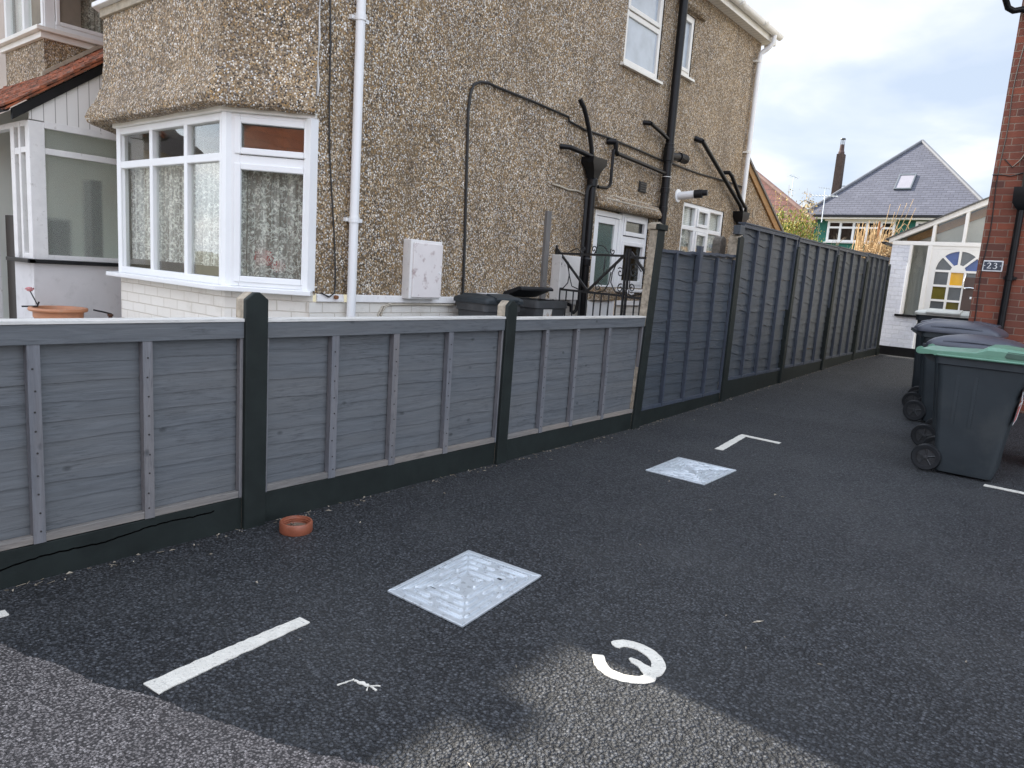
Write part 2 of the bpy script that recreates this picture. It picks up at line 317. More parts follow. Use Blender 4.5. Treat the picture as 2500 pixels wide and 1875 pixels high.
M['litter'] = simple('pale_litter', (.36, .31, .24), .8, .5, 60)
M['wire'] = simple('cable_black', (.014, .014, .014), .5)
M['wire_w'] = simple('cable_white', (.45, .40, .32), .6)
def m_leaf(name, stops):
    m, t, b = mat(name); g = N(t, 'ShaderNodeNewGeometry')
    setc(t, b, ramp(t, g.outputs['Random Per Island'], stops)); b.inputs['Roughness'].default_value = .6
    b.inputs['Subsurface Weight'].default_value = 0.0
    return m
M['leaf'] = m_leaf('conifer_leaf', [(0, (.07, .13, .02)), (.45, (.16, .24, .03)), (.75, (.32, .32, .05)), (1, (.46, .34, .08))])
M['leaf_y'] = m_leaf('yellow_leaf', [(0, (.30, .22, .05)), (.5, (.45, .32, .09)), (1, (.36, .22, .06))])

# ------------------------------------------------------------------ builder
class MB:
    def __init__(s, mtx=None): s.v = []; s.f = []; s.m = mtx; s.k = {}; s.cur = 0
    def add(s, verts, faces):
        o = len(s.v)
        for v in verts:
            v = Vector(v); s.v.append(s.m @ v if s.m else v)
        
        for f in faces:
            if s.cur: s.k[len(s.f)] = s.cur
            s.f.append(tuple(i+o for i in f))
        return s
    def box(s, x0, x1, y0, y1, z0, z1):
        return s.add([(x0, y0, z0), (x1, y0, z0), (x1, y1, z0), (x0, y1, z0), (x0, y0, z1), (x1, y0, z1), (x1, y1, z1), (x0, y1, z1)],
                     [(0, 3, 2, 1), (4, 5, 6, 7), (0, 1, 5, 4), (1, 2, 6, 5), (2, 3, 7, 6), (3, 0, 4, 7)])
    def quad(s, a, b, c, d): return s.add([a, b, c, d], [(0, 1, 2, 3)])
    def poly(s, pts): return s.add(pts, [tuple(range(len(pts)))])
    def prism(s, pts, off):
        n = len(pts); off = Vector(off); p = [Vector(q) for q in pts]
        return s.add(p+[q+off for q in p], [tuple(range(n))[::-1], tuple(range(n, 2*n))] + [(i, (i+1) % n, n+(i+1) % n, n+i) for i in range(n)])
    def loft(s, rings, cap=True, closed=True):
        n = len(rings[0]); vs = [p for r in rings for p in r]; fs = []
        for k in range(len(rings)-1):
            for i in range(n if closed else n-1):
                j = (i+1) % n; fs.append((k*n+i, k*n+j, (k+1)*n+j, (k+1)*n+i))
        if cap: fs += [tuple(range(n))[::-1], tuple(range((len(rings)-1)*n, len(rings)*n))]
        return s.add(vs, fs)
    def tube(s, path, r, seg=10, cap=True):
        path = [Vector(p) for p in path]; rs = r if isinstance(r, (list, tuple)) else [r]*len(path)
        up = None; rings = []
        for i, p in enumerate(path):
            d = (path[min(i+1, len(path)-1)] - path[max(i-1, 0)]).normalized()
            if up is None: up = Vector((0, 0, 1)) if abs(d.z) < .9 else Vector((1, 0, 0))
            a = d.cross(up).normalized(); up = a.cross(d).normalized()
            rings.append([p + a*math.cos(2*math.pi*k/seg)*rs[i] + up*math.sin(2*math.pi*k/seg)*rs[i] for k in range(seg)])
        return s.loft(rings, cap)
    def lathe(s, prof, c=(0, 0, 0), axis='z', seg=32, closed=False):
        c = Vector(c); rings = []
        for r, h in prof:
            ring = []
            for k in range(seg):
                a = 2*math.pi*k/seg; x, y = r*math.cos(a), r*math.sin(a)
                ring.append(c + (Vector((x, y, h)) if axis == 'z' else Vector((x, h, y)) if axis == 'y' else Vector((h, x, y))))
            rings.append(ring)
        if closed: rings.append(rings[0])
        return s.loft(rings, not closed)
    def build(s, name, material, parent=None, bevel=0, smooth=False, seg=2, label=None):
        me = bpy.data.meshes.new(name)
        o = bpy.data.objects.new(name, me); COL.objects.link(o)
        off = Vector((0, 0, 0))
        if parent:
            o.parent = parent; q = parent
            while q: off += q.location; q = q.parent
        me.from_pydata([v-off for v in s.v], [], s.f)
        for mm in (material if isinstance(material, tuple) else (material,)): me.materials.append(mm)
        for i, k in s.k.items(): me.polygons[i].material_index = k
        bm = bmesh.new(); bm.from_mesh(me); bmesh.ops.recalc_face_normals(bm, faces=bm.faces); bm.to_mesh(me); bm.free()
        if smooth:
            for p in me.polygons: p.use_smooth = True
            try: me.set_sharp_from_angle(angle=R(40))
            except Exception: pass
        if bevel:
            b = o.modifiers.new('bevel', 'BEVEL'); b.width = bevel; b.segments = seg; b.limit_method = 'ANGLE'; b.angle_limit = R(40)
        if label: o['label'] = label
        return o
def tag(o, label=None, cat=None, group=None, kind=None):
    for k, v in (('label', label), ('category', cat), ('group', group), ('kind', kind)):
        if v: o[k] = v
    return o
def thing(name, label, cat, loc=(0, 0, 0), group=None):
    o = bpy.data.objects.new(name, None); COL.objects.link(o); o.location = loc; o.empty_display_size = .2
    return tag(o, label, cat, group)
def wall(mb, u0, u1, v0, v1, holes, depth=.09):
    """local frame: x = along wall, y = outward, z = up ; rectangular holes with reveals"""
    us = sorted({u0, u1, *[h[0] for h in holes], *[h[1] for h in holes]}); vs = sorted({v0, v1, *[h[2] for h in holes], *[h[3] for h in holes]})
    us = [u for u in us if u0 <= u <= u1]; vs = [v for v in vs if v0 <= v <= v1]
    for i in range(len(us)-1):
        for j in range(len(vs)-1):
            cu, cv = (us[i]+us[i+1])/2, (vs[j]+vs[j+1])/2
            if any(h[0] < cu < h[1] and h[2] < cv < h[3] for h in holes): continue
            mb.quad((us[i], 0, vs[j]), (us[i+1], 0, vs[j]), (us[i+1], 0, vs[j+1]), (us[i], 0, vs[j+1]))
    for a, b, c, d in holes:
        mb.quad((a, 0, c), (a, -depth, c), (a, -depth, d), (a, 0, d)); mb.quad((b, 0, c), (b, -depth, c), (b, -depth, d), (b, 0, d))
        mb.quad((a, 0, d), (b, 0, d), (b, -depth, d), (a, -depth, d)); mb.quad((a, 0, c), (b, 0, c), (b, -depth, c), (a, -depth, c))
def frame_m(origin, u, n):
    u = Vector(u).normalized(); n = Vector(n).normalized()
    m = Matrix((u, n, Vector((0, 0, 1)))).transposed().to_4x4(); m.translation = Vector(origin); return m
def window(parent, mtx, u0, u1, z0, z1, vbars=(), hbars=(), fw=.055, w0=-.06, w1=-.005, fmat='upvc', gmat='glass', sashes=(), name='window', curtain=None, sill=None, room='room', glass=True, cz=None, ct=None, rd=.6, bev=.006):
    """frame with bars (vbars: (u, z0, z1, w), hbars: (z, u0, u1, w)); sashes: raised inner frames (u0,u1,z0,z1,w)"""
    f = MB(mtx)
    f.box(u0, u0+fw, w0, w1, z0, z1); f.box(u1-fw, u1, w0, w1, z0, z1)
    f.box(u0+fw, u1-fw, w0, w1, z0, z0+fw); f.box(u0+fw, u1-fw, w0, w1, z1-fw, z1)
    for u, a, b, w in vbars: f.box(u-w/2, u+w/2, w0+.002, w1-.002, a, b)
    for z, a, b, w in hbars: f.box(a, b, w0+.004, w1-.004, z-w/2, z+w/2)
    for a, b, c, d, w in sashes:
        e = w1+.012
        f.box(a, a+w, w1-.03, e, c, d); f.box(b-w, b, w1-.03, e, c, d); f.box(a+w, b-w, w1-.03, e, c, c+w); f.box(a+w, b-w, w1-.03, e, d-w, d)
    fo = f.build(name, M[fmat], parent, bevel=bev)
    if glass: MB(mtx).box(u0+.02, u1-.02, w0+.02, w0+.026, z0+.02, z1-.02).build('glass', M[gmat], fo)
    if curtain:
        c = MB(mtx); n = max(8, int((u1-u0)*60)); top, bot = (ct or z1-.03), (cz if cz else z0+.05)
        a = [(u0+.02+(u1-u0-.04)*i/n, w0-.05+.012*math.sin(i*1.3)+.006*math.sin(i*2.9), bot) for i in range(n+1)]
        bb = [(x, y+.004*math.sin(x*40), top) for x, y, z in a]
        c.loft([a, bb], cap=False, closed=False); c.build('net_curtain', M[curtain], fo, smooth=True)
    if room:
        r = MB(mtx); d = w0-rd
        r.quad((u0, d, z0), (u1, d, z0), (u1, d, z1), (u0, d, z1)); r.quad((u0, d, z0), (u0, w0, z0), (u0, w0, z1), (u0, d, z1)); r.quad((u1, d, z0), (u1, w0, z0), (u1, w0, z1), (u1, d, z1))
        r.quad((u0, d, z0), (u1, d, z0), (u1, w0, z0), (u0, w0, z0)); r.quad((u0, d, z1), (u1, d, z1), (u1, w0, z1), (u0, w0, z1)); r.build('room', M[room], fo)
    if sill:
        s = MB(mtx); s.prism([(u0-sill[0], w0, z0-.002), (u0-sill[0], sill[1], z0-.02), (u0-sill[0], sill[1], z0-.05), (u0-sill[0], w0, z0-.045)], (u1-u0+2*sill[0], 0, 0)); s.build('sill', M[fmat], fo, bevel=.004)
    return fo
def gz(y): return 0 if y < 5.9 else min(.03*(y-5.9), .243)
def jit(a): return random.uniform(-a, a)

# ------------------------------------------------------------------ ground
EDGE = [(-3.24, .55), (-2.76, .72), (-2.09, .95), (-1.71, 1.06), (-1.35, 1.24), (-.9, 1.36), (0, 1.45), (9, 1.55)]
def edge_y(x):
    for (a, b), (c, d) in zip(EDGE, EDGE[1:]):
        if x <= c: return b + (d-b)*(x-a)/(c-a)
    return EDGE[-1][1]
MB().box(-300, 300, -300, 300, -.2, -.05).build('ground', M['earth'])['kind'] = 'structure'
MB().add([(-9, -9, -.008), (12, -9, -.008), (12, 3, -.008), (-9, 3, -.008)], [(0, 1, 2, 3)]).build('old_pavement', M['old_asphalt'])['kind'] = 'structure'
d = MB(); rows = []
xs = [-3.24+.018*i for i in range(180)] + [0, .5, 1, 2, 4, 9]
e_ = [edge_y(x)+jit(.007)+.012*math.sin(x*6.1)+.008*math.sin(x*17) for x in xs]
for dy, z in ((0, -.0075), (.006, -.003), (.02, 0)): rows.append([(x, y+dy, z) for x, y in zip(xs, e_)])
for y in (2.2, 5.9, 9, 14, 16.4): rows.append([(x, y, gz(y)) for x in xs])
d.loft(rows, cap=False, closed=False); dr = d.build('driveway', M['asphalt'])
dr['kind'] = 'structure'
MB().add([(-14, -3, .1), (-3.262, -3, .1), (-3.262, 16.3, .1), (-14, 16.3, .1)], [(0, 1, 2, 3)]).build('yard_paving', M['concrete_slab'])['kind'] = 'structure'

def stroke(pts, w, z, jagged=.003, step=.02, h=.004):
    """flat painted band along a polyline; w a width or list of widths"""
    P = [Vector((x, y, 0)) for x, y in pts]; ws = w if isinstance(w, list) else [w]*len(P)
    Q = []; WW = []
    for i in range(len(P)-1):
        n = max(1, int((P[i+1]-P[i]).length/step))
        for k in range(n): Q.append(P[i].lerp(P[i+1], k/n)); WW.append(ws[i]+(ws[i+1]-ws[i])*k/n)
    Q.append(P[-1]); WW.append(ws[-1])
    L, Rr = [], []
    for i, q in enumerate(Q):
        t = (Q[min(i+1, len(Q)-1)]-Q[max(0, i-1)]).normalized(); nrm = Vector((-t.y, t.x, 0))
        a = q+nrm*(WW[i]/2+jit(jagged)); b = q-nrm*(WW[i]/2+jit(jagged))
        L.append((a.x, a.y, gz(a.y)+z)); Rr.append((b.x, b.y, gz(b.y)+z))
    return L, Rr
def band(mb, pts, w, z=.004, **k):
    L, Rr = stroke(pts, w, z, **k); lo = lambda A: [(x, y, zz-.0035) for x, y, zz in A]
    mb.loft([lo(L), L, Rr, lo(Rr)], cap=False, closed=False)
    mb.poly([lo(L)[0], L[0], Rr[0], lo(Rr)[0]]); mb.poly([lo(L)[-1], L[-1], Rr[-1], lo(Rr)[-1]])
    return mb
def smooth_pts(pts, n=4):
    out = []
    for i in range(len(pts)-1):
        p0 = Vector((*pts[max(i-1, 0)], 0)); p1 = Vector((*pts[i], 0)); p2 = Vector((*pts[i+1], 0)); p3 = Vector((*pts[min(i+2, len(pts)-1)], 0))
        for k in range(n):
            t = k/n; q = .5*((2*p1)+(p2-p0)*t+(2*p0-5*p1+4*p2-p3)*t*t+(3*p1-p0-3*p2+p3)*t**3); out.append((q.x, q.y))
    out.append(tuple(pts[-1])); return out
g_ = 'white painted parking bay marks'
tag(band(MB(), [(-2.145, .952), (-2.165, 1.15), (-2.193, 1.56)], [.085, .075, .062]).build('bay_line', M['marking']), 'short straight white line painted where the new tarmac meets the old pavement', 'road marking', g_)
b = band(MB(), [(-2.315, 5.81), (-2.365, 6.47)], [.07, .065]); band(b, [(-2.395, 6.5), (-2.02, 6.485)], .062, .0045)
tag(b.build('bay_corner', M['marking']), 'white painted right angle corner beside the farther manhole cover', 'road marking', g_)
tag(band(MB(), [(-.45, 6.475), (.3, 6.45), (1.8, 6.4)], .06).build('bay_line', M['marking']), 'long white painted line at the foot of the green lidded bin', 'road marking', g_)
tag(band(MB(), [(-.085, 5.93), (-.075, 5.3)], .06).build('bay_line', M['marking']), 'end of a white line cut by the right edge of the photo', 'road marking', g_)
tag(band(MB(), [(-2.985, .62), (-2.985, .80)], .05).build('bay_line', M['marking']), 'end of a white line cut by the left edge of the photo', 'road marking', g_)
n3 = MB()
band(n3, smooth_pts([(-1.235, 2.285), (-1.214, 2.33), (-1.152, 2.348), (-1.087, 2.330), (-1.042, 2.288), (-1.028, 2.235), (-1.048, 2.205)]), [.02]+[.05]*4+[.052]*21, jagged=.002, step=.012)
band(n3, smooth_pts([(-1.238, 2.182), (-1.199, 2.136), (-1.15, 2.110), (-1.093, 2.114), (-1.045, 2.144), (-1.024, 2.18), (-1.040, 2.21)]), [.04]+[.046]*24, .0045, jagged=.002, step=.012)
band(n3, [(-1.142, 2.247), (-1.12, 2.243), (-1.085, 2.235), (-1.03, 2.212)], [.012, .032, .036, .06], .005, jagged=.002, step=.012)
tag(n3.build('bay_number', M['marking']), 'large white number 3 painted on the black tarmac', 'road marking')
c = MB()
band(c, [(-1.735, 1.44), (-1.70, 1.445), (-1.675, 1.452)], [.008, .015, .006], jagged=.004, step=.008)
for p in ([(-1.675, 1.452), (-1.64, 1.452)], [(-1.675, 1.452), (-1.65, 1.478)], [(-1.68, 1.452), (-1.66, 1.43)], [(-1.74, 1.44), (-1.752, 1.38)]): band(c, p, .0042, .0045, jagged=.002, step=.01)
tag(c.build('paint_splash', M['marking']), 'small white splash of paint on the tarmac near the single bay line', 'paint splash')

# manhole covers
def manhole(name, corners, label):
    a, b_, c_, d_ = [Vector((x, y, 0)) for x, y in corners]
    cen = (a+b_+c_+d_)/4; z0 = gz(cen.y)
    t = thing(name, label, 'manhole cover', (cen.x, cen.y, z0), 'galvanised manhole covers')
    def P(u, v, z):
        u, v = (u+1)/2, (v+1)/2; q = a*(1-u)*(1-v)+d_*u*(1-v)+c_*u*v+b_*(1-u)*v; return (q.x, q.y, z0+z)
    fr = MB(); o = .975; i = .90
    for A, B_, C_, D_ in (((-1, -1), (1, -1), (i, -i), (-i, -i)), ((1, -1), (1, 1), (i, i), (i, -i)), ((1, 1), (-1, 1), (-i, i), (i, i)), ((-1, 1), (-1, -1), (-i, -i), (-i, i))):
        fr.prism([P(*q, .001) for q in (A, B_, C_, D_)], (0, 0, .011))
    fr.build('frame', M['galv'], t, bevel=.003)
    pl = MB(); pl.prism([P(-i+.006, -i+.006, .001), P(i-.006, -i+.006, .001), P(i-.006, i-.006, .001), P(-i+.006, i-.006, .001)], (0, 0, .006))
    lid = pl.build('lid', M['galv'], t)
    rb = MB(); rnd = random.Random(3)
    def ridge(p, q, w=.009, h=.009):
        p, q = Vector(p), Vector(q); dv = (q-p).normalized(); n = Vector((-dv.y, dv.x, 0))*w
        rings = []
        for s, k in ((0, .1), (.06, .85), (.12, 1), (.88, 1), (.94, .85), (1, .1)):
            x = p.lerp(q, s); rings.append([x+n*k-Vector((0, 0, .001)), x+n*.6*k+Vector((0, 0, h*k)), x-n*.6*k+Vector((0, 0, h*k)), x-n*k-Vector((0, 0, .001))])
        rb.loft(rings)
    for side in range(4):
        for r, segs in ((.82, ((-.80, .05), (.17, .80))), (.67, ((-.65, -.22), (-.08, .65))), (.52, ((-.50, .1), (.22, .50))), (.37, ((-.35, .35),)), (.22, ((-.20, .05),))):
            for s0, s1 in segs:
                if side % 2: s0, s1 = -s1, -s0
                f = lambda s: [(s, -r), (r, s), (-s, r), (-r, -s)][side]
                ridge(P(*f(s0), .007), P(*f(s1), .007))
    rb.build('tread_ridges', M['galv'], lid, smooth=True)
    k = MB()
    for u, v in ((.42, .47), (-.42, -.47)):
        q = Vector(P(u, v, 0)); k.box(q.x-.016, q.x+.016, q.y-.008, q.y+.008, z0+.003, z0+.0078)
    k.build('key_slot', M['black'], lid)
    return t
manhole('manhole_cover', [(-2.16, 1.95), (-2.23, 2.54), (-1.80, 2.576), (-1.727, 1.96)], 'galvanised patterned manhole cover near the number 3, nearer of the two')
manhole('manhole_cover', [(-2.39, 4.65), (-2.41, 5.23), (-1.93, 5.245), (-1.93, 4.66)], 'galvanised patterned manhole cover beside the painted right angle corner, farther of the two')

# clay drain collar
cx, cy = -3.005, 2.07
t = thing('drain_collar', 'round brown glazed clay drain collar standing by the fence foot', 'drain collar', (cx, cy, 0))
MB().lathe([(.066, 0), (.080, 0), (.083, .006), (.083, .050), (.079, .056), (.072, .0555), (.070, .046), (.067, .044), (.068, .036), (.064, .034), (.066, .026), (.064, .022)], (cx, cy, 0), seg=40, closed=True).build('ring', M['terracotta'], t, smooth=True)
g = MB(); 
for r0, r1, a0, n in ((.0, .020, 0, 1), (.028, .040, .2, 4), (.047, .066, .6, 5)):
    for k in range(n):
        s0 = a0+2*math.pi*k/n; s1 = s0+2*math.pi/n-(.35 if n > 1 else 0); st = 10
        if n == 1: g.lathe([(.001, .018), (.02, .018), (.02, .022), (.001, .022)], (cx, cy, 0), seg=16); continue
        g.loft([[(cx+r*math.cos(s0+(s1-s0)*i/st), cy+r*math.sin(s0+(s1-s0)*i/st), z) for i in range(st+1)] for r, z in ((r0, .018), (r0, .022), (r1, .022), (r1, .018))], cap=False, closed=False)
for k in range(5): a = .6+2*math.pi*k/5-.17; g.tube([(cx+.018*math.cos(a), cy+.018*math.sin(a), .019), (cx+.064*math.cos(a), cy+.064*math.sin(a), .019)], .006, 6)
g.build('grate', M['rot'], t)

# ------------------------------------------------------------------ fence
FX = -3.215
posts = []
def post(y, ztop, w=.12, x0=-3.285, x1=-3.185, label='', capw=0, lean=0, rough_top=True, pz=None):
    base = gz(y); t = thing('fence_post', label, 'fence post', (x1, y, base), 'concrete fence posts painted black on the drive side')
    h = .035; a = [(-w/2, base-.02), (w/2, base-.02), (w/2+lean, ztop-h), (w*.12+lean, ztop), (-w*.12+lean, ztop), (-w/2+lean, ztop-h)]
    if capw: a = [(-w/2, base-.02), (w/2, base-.02), (w/2+lean, ztop), (-w/2+lean, ztop)]
    MB().prism([(x0, y+p, z) for p, z in a], (x1-x0-.003, 0, 0)).build('concrete_body', M['concrete'] if y < 9 else M['post_paint'], t, bevel=.008)
    s = 1.02; zz = pz or 1e9
    MB().prism([(x1-.028, y+p*s, min(z, zz)+(.002 if z > base+.1 else 0)) for p, z in a], (.030, 0, 0)).build('painted_face', M['post_paint'], t, bevel=.005)
    if capw:
        MB().prism([(x0-.02, y-capw/2+lean, ztop), (x0-.02, y+capw/2+lean, ztop), (x0-.02, y+capw/2+lean, ztop+.05), (x0-.02, y+lean, ztop+.072), (x0-.02, y-capw/2+lean, ztop+.05)], (x1-x0, 0, 0)).build('cap', M['concrete'], t, bevel=.008)
        MB().prism([(x1-.018, y-capw/2+lean-.003, ztop-.002), (x1-.018, y+capw/2+lean+.003, ztop-.002), (x1-.018, y+capw/2+lean+.003, ztop+.05), (x1-.018, y-capw/2+lean-.003, ztop+.05)], (.036, 0, 0)).build('cap_front', M['post_paint'], t, bevel=.005)
    return t
def gravel(y0, y1, zt0, zt1, label):
    m = MB(); n = 14; top = [(y0+(y1-y0)*i/n, zt0+(zt1-zt0)*i/n+jit(.003)) for i in range(n+1)]
    pr = [(-3.262, y0, gz(y0)-.03), (-3.262, y1, gz(y1)-.03)] + [(-3.262, y, z) for y, z in reversed(top)]
    m.prism(pr, (.05, 0, 0))
    return tag(m.build('gravel_board', M['post_paint'], bevel=.004), label, 'gravel board', 'black gravel boards under the fence')
def lap_panel(y0, y1, zb0, zb1, zt, battens, label, style, step, wav, cap=True, ragged=False, batw=.045):
    """style a: grey low panels with wide top board ; b: tall dark panels"""
    wm, bm = (M['fence'], M['batten']) if style == 'a' else (M['fence_b'], M['batten_b'])
    zb = lambda y: zb0+(zb1-zb0)*(y-y0)/(y1-y0)
    t = thing('lap_fence', label, 'fence panel', (FX, y0, zb0), 'lap fence panels')
    xb = -3.252; s = MB(); z = min(zb0, zb1); n = 22
    top = zt-.012
    while z < top-.01:
        z2 = min(z+step*1.28, top); ph = random.random()*9; tl = random.uniform(-.012, .012)*wav
        ring = []
        ys = [y0+(y1-y0)*i/n for i in range(n+1)]
        lo = [max(zb(y)-.004, z+wav*(.010*math.sin(y*3.1+ph)+.006*math.sin(y*8.3+ph*2)+.004*math.sin(y*19+ph)+jit(.0012))+tl*(y-y0)) for y in ys]
        out = random.uniform(.0085, .011) if style == 'a' else random.uniform(.012, .016)
        hi = [max(l+.01, z2) for l in lo]
        s.loft([[(xb, y, h) for y, h in zip(ys, hi)], [(xb+.004, y, h) for y, h in zip(ys, hi)], [(xb+out+jit(.0006), y, l) for y, l in zip(ys, lo)], [(xb+.0, y, l+.001) for y, l in zip(ys, lo)]], cap=False, closed=False)
        z += step*random.uniform(.93, 1.07)
    s.build('lap_boards', wm, t)
    if style == 'b': MB().box(-3.2615, -3.2545, y0+.01, y1-.01, max(zb0, zb1)+.02, zt-.06).build('back_boards', M['timber'], t)
    xf0, xf1 = xb+.013, FX+.012
    for y in battens:
        zt2 = zt-.09 if style == 'a' else zt-.02
        bt = MB(); bt.prism([(xf0, y-batw/2+jit(.003), zb(y)), (xf0, y+batw/2+jit(.003), zb(y)), (xf0, y+batw/2+jit(.003), zt2), (xf0, y-batw/2, zt2)], (xf1-xf0, 0, 0))
        if style == 'a':
            bt.cur = 1; zz = zb(y)+.05
            while zz < zt2-.02: bt.lathe([(.001, .0022), (.0042, .0022), (.0045, -.001)], (xf1, y+jit(.006), zz), axis='x', seg=6); zz += step*random.uniform(.85, 1.15)
        bt.build('batten', (bm, M['nail']), t)
    for y in (y0+.016, y1-.016):
        MB().box(xf0, xf1-.004, y-.016, y+.016, zb(y)-.002, zt-.09 if style == 'a' else zt-.02).build('edge_batten', bm, t, bevel=.002)
    # bottom rail
    MB().prism([(xf0, y0+.033, zb0), (xf0, y1-.033, zb1), (xf0, y1-.033, zb1+.034), (xf0, y0+.033, zb0+.034)], (xf1-xf0-.006, 0, 0)).build('bottom_rail', M['bare_rail'] if style == 'a' else bm, t, bevel=.002)
    if style == 'a':
        MB().box(xb-.004, xf1+.003, y0+.002, y1-.002, zt-.092, zt-.012).build('top_board', wm, t, bevel=.002)
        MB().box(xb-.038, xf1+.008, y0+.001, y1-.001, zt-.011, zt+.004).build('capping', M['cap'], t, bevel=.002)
    elif not ragged:
        MB().box(xf0-.002, xf1+.002, y0, y1, zt-.045, zt-.004).build('top_rail', bm, t, bevel=.002)
        MB().box(xb-.03, xf1+.012, y0-.002, y1+.002, zt-.003, zt+.014).build('capping', bm, t, bevel=.002)
    else:
        r = MB()
        for k in range(3):
            ys = [y0+(y1-y0)*i/n for i in range(n+1)]; x0 = xb-.03+.018*k
            L = [(x0, y, zt-.045+.035*(y-y0)+.004*math.sin(y*7+k)+jit(.009)+.008*k) for y in ys]
            r.loft([L, [(x0+.035, y, z+.006) for _, y, z in L], [(x0+.035, y, z-.022) for _, y, z in L]], cap=False, closed=False)
        r.build('split_capping', bm, t)
    return t
pl = ['short concrete fence post at the left end of the low fence, mostly outside the photo', 'short pointed fence post with lichened top beside the clay drain collar', 'short pointed fence post in front of the yard bins', 'tall black fence post with a square cap where the low fence ends',
      'bare topped fence post between the ragged panel and the taller panels', 'black fence post, first along the tall panels after the bare topped post', 'black fence post, second along the tall panels after the bare topped post', 'black fence post, third along the tall panels after the bare topped post', 'last black fence post against the white porch']
post(-.06, 1.19, label=pl[0]); post(1.945, 1.205, label=pl[1]); post(3.93, 1.185, .105, label=pl[2], lean=.01)
post(5.915, 1.86, .125, label=pl[3], capw=.165, x0=-3.275, lean=.125)
post(7.96, 1.97, .125, label=pl[4], x0=-3.32, pz=1.955)
post(9.93, 1.975, .10, label=pl[5], lean=.05); post(11.86, 1.985, .10, label=pl[6], lean=.05); post(13.72, 2.0, .10, label=pl[7], lean=.06); post(15.5, 2.02, .10, label=pl[8])
for (a, b_, z0, z1, l) in ((0, 1.90, .15, .165, 'long black gravel board with a split along it, nearest the camera'), (1.99, 3.90, .165, .16, 'black gravel board running from the clay drain collar to the next post'), (3.96, 5.90, .16, .155, 'black gravel board below the third low panel, ending at the capped post'),
                           (5.94, 7.92, .15, .16, 'black gravel board under the ragged topped panel'), (8.0, 9.92, .29, .295, 'deep black gravel board, first after the bare topped post'), (9.99, 11.80, .31, .32, 'deep black gravel board, second after the bare topped post'), (11.92, 13.66, .335, .345, 'deep black gravel board, third after the bare topped post'), (13.78, 15.80, .35, .37, 'deep black gravel board next to the white porch')):
    gravel(a, b_, z0, z1, l)
lap_panel(0, 1.90, .153, .168, 1.073, [.52, .985, 1.425], 'low grey fence panel at the left edge of the photo, with three wide bays', 'a', .083, .45)
lap_panel(1.995, 3.90, .168, .163, 1.070, [2.435, 2.88, 3.35], 'low grey fence panel between the two short pointed posts', 'a', .083, .6)
lap_panel(3.97, 5.925, .163, .158, 1.062, [4.41, 4.83, 5.32], 'low grey fence panel ending at the tall capped post', 'a', .083, .5, batw=.04)
p3 = lap_panel(5.99, 7.92, .153, .163, 1.705, [6.45, 6.93, 7.43], 'dark grey fence panel with a ragged top between the capped and the bare topped post', 'b', .105, .9, ragged=True, batw=.032)
MB().box(-3.232, -3.178, 6.905, 6.965, 1.42, 1.775).build('cleat', M['batten_b'], p3, bevel=.003)
gbd = [o for o in COL.objects if o.name == 'gravel_board'][0]
m = MB(); ys = [.75+.018*i for i in range(56)]; zs = [.085+.05*(y-.75)/1.0+.006*math.sin(y*14)+jit(.003) for y in ys]
m.loft([[(-3.2125, y, z) for y, z in zip(ys, zs)], [(-3.2095, y, z-.004+jit(.002)) for y, z in zip(ys, zs)], [(-3.2125, y, z-.009) for y, z in zip(ys, zs)]], cap=False, closed=False); m.build('split', simple('dark_split', (.003, .003, .003), 1, spec=0), gbd)
bb = lambda a, b_: [a+(b_-a)*k/4 for k in (1, 2, 3)]
for a, b_, z0, z1, zt, l in ((8.03, 9.94, .293, .298, 2.105, 'tall dark grey fence panel, highest, next to the bare topped post'), (9.99, 11.87, .313, .323, 2.09, 'tall dark grey fence panel in front of the conifer shrub'), (11.92, 13.74, .338, .348, 2.105, 'tall dark grey fence panel below the dry canes'), (13.79, 15.42, .353, .373, 2.125, 'tall dark grey fence panel next to the white porch')):
    lap_panel(a, b_, z0, z1, zt, bb(a, b_), l, 'b', .098, 1.5, batw=.034)
tag(MB().box(-3.27, -3.19, 7.885, 8.02, 1.972, 2.075).build('packing_block', M['fence_b'], bevel=.004), 'dark grey painted wooden block on top of the bare topped fence post', 'wood block')
# rounded concrete post inside the yard
m = MB(); prof = []
for k in range(13): a = math.pi*k/12; prof.append((.085*math.cos(a), 1.88+.09*math.sin(a)))
m.prism([(-3.62, 8.24+p, z) for p, z in [(.085, .1)]+prof+[(-.085, .1)]], (.10, 0, 0))
tag(m.build('round_post', simple('dark_old_concrete', (.15, .135, .115), .9, .3, 30, 80, .6), bevel=.006), 'dark old concrete post with a rounded top behind the ragged panel', 'post')
# litter along the fence foot and over the drive
m = MB(); rnd = random.Random(11)
def chip(x, y, s):
    a = rnd.uniform(0, 6.28); l = s*rnd.uniform(.6, 2.2); w = s*rnd.uniform(.25, .6); z = gz(y)+.003
    ux, uy = math.cos(a), math.sin(a); k = rnd.uniform(.002, .01)
    m.add([(x-ux*l, y-uy*l, z), (x-uy*w, y+ux*w, z+k), (x+ux*l, y+uy*l, z+.001), (x+uy*w, y-ux*w, z+k*.6), (x, y, z-.001)], [(0, 1, 2, 3), (0, 4, 1), (1, 4, 2), (2, 4, 3), (3, 4, 0)])
for _ in range(260):
    y = rnd.uniform(.5, 15.6); chip(-3.20+abs(rnd.gauss(0, .045)), y, rnd.uniform(.003, .009))
for _ in range(55): chip(rnd.uniform(-3.1, 1), rnd.uniform(1.2, 14), rnd.uniform(.003, .007))
for x, y, s in ((-3.02, 4.32, .016), (-1.50, 4.86, .02), (-.9, 2.91, .018), (-1.02, 2.86, .012), (-2.6, 1.6, .01), (-2.95, 3.1, .01)): chip(x, y, s)
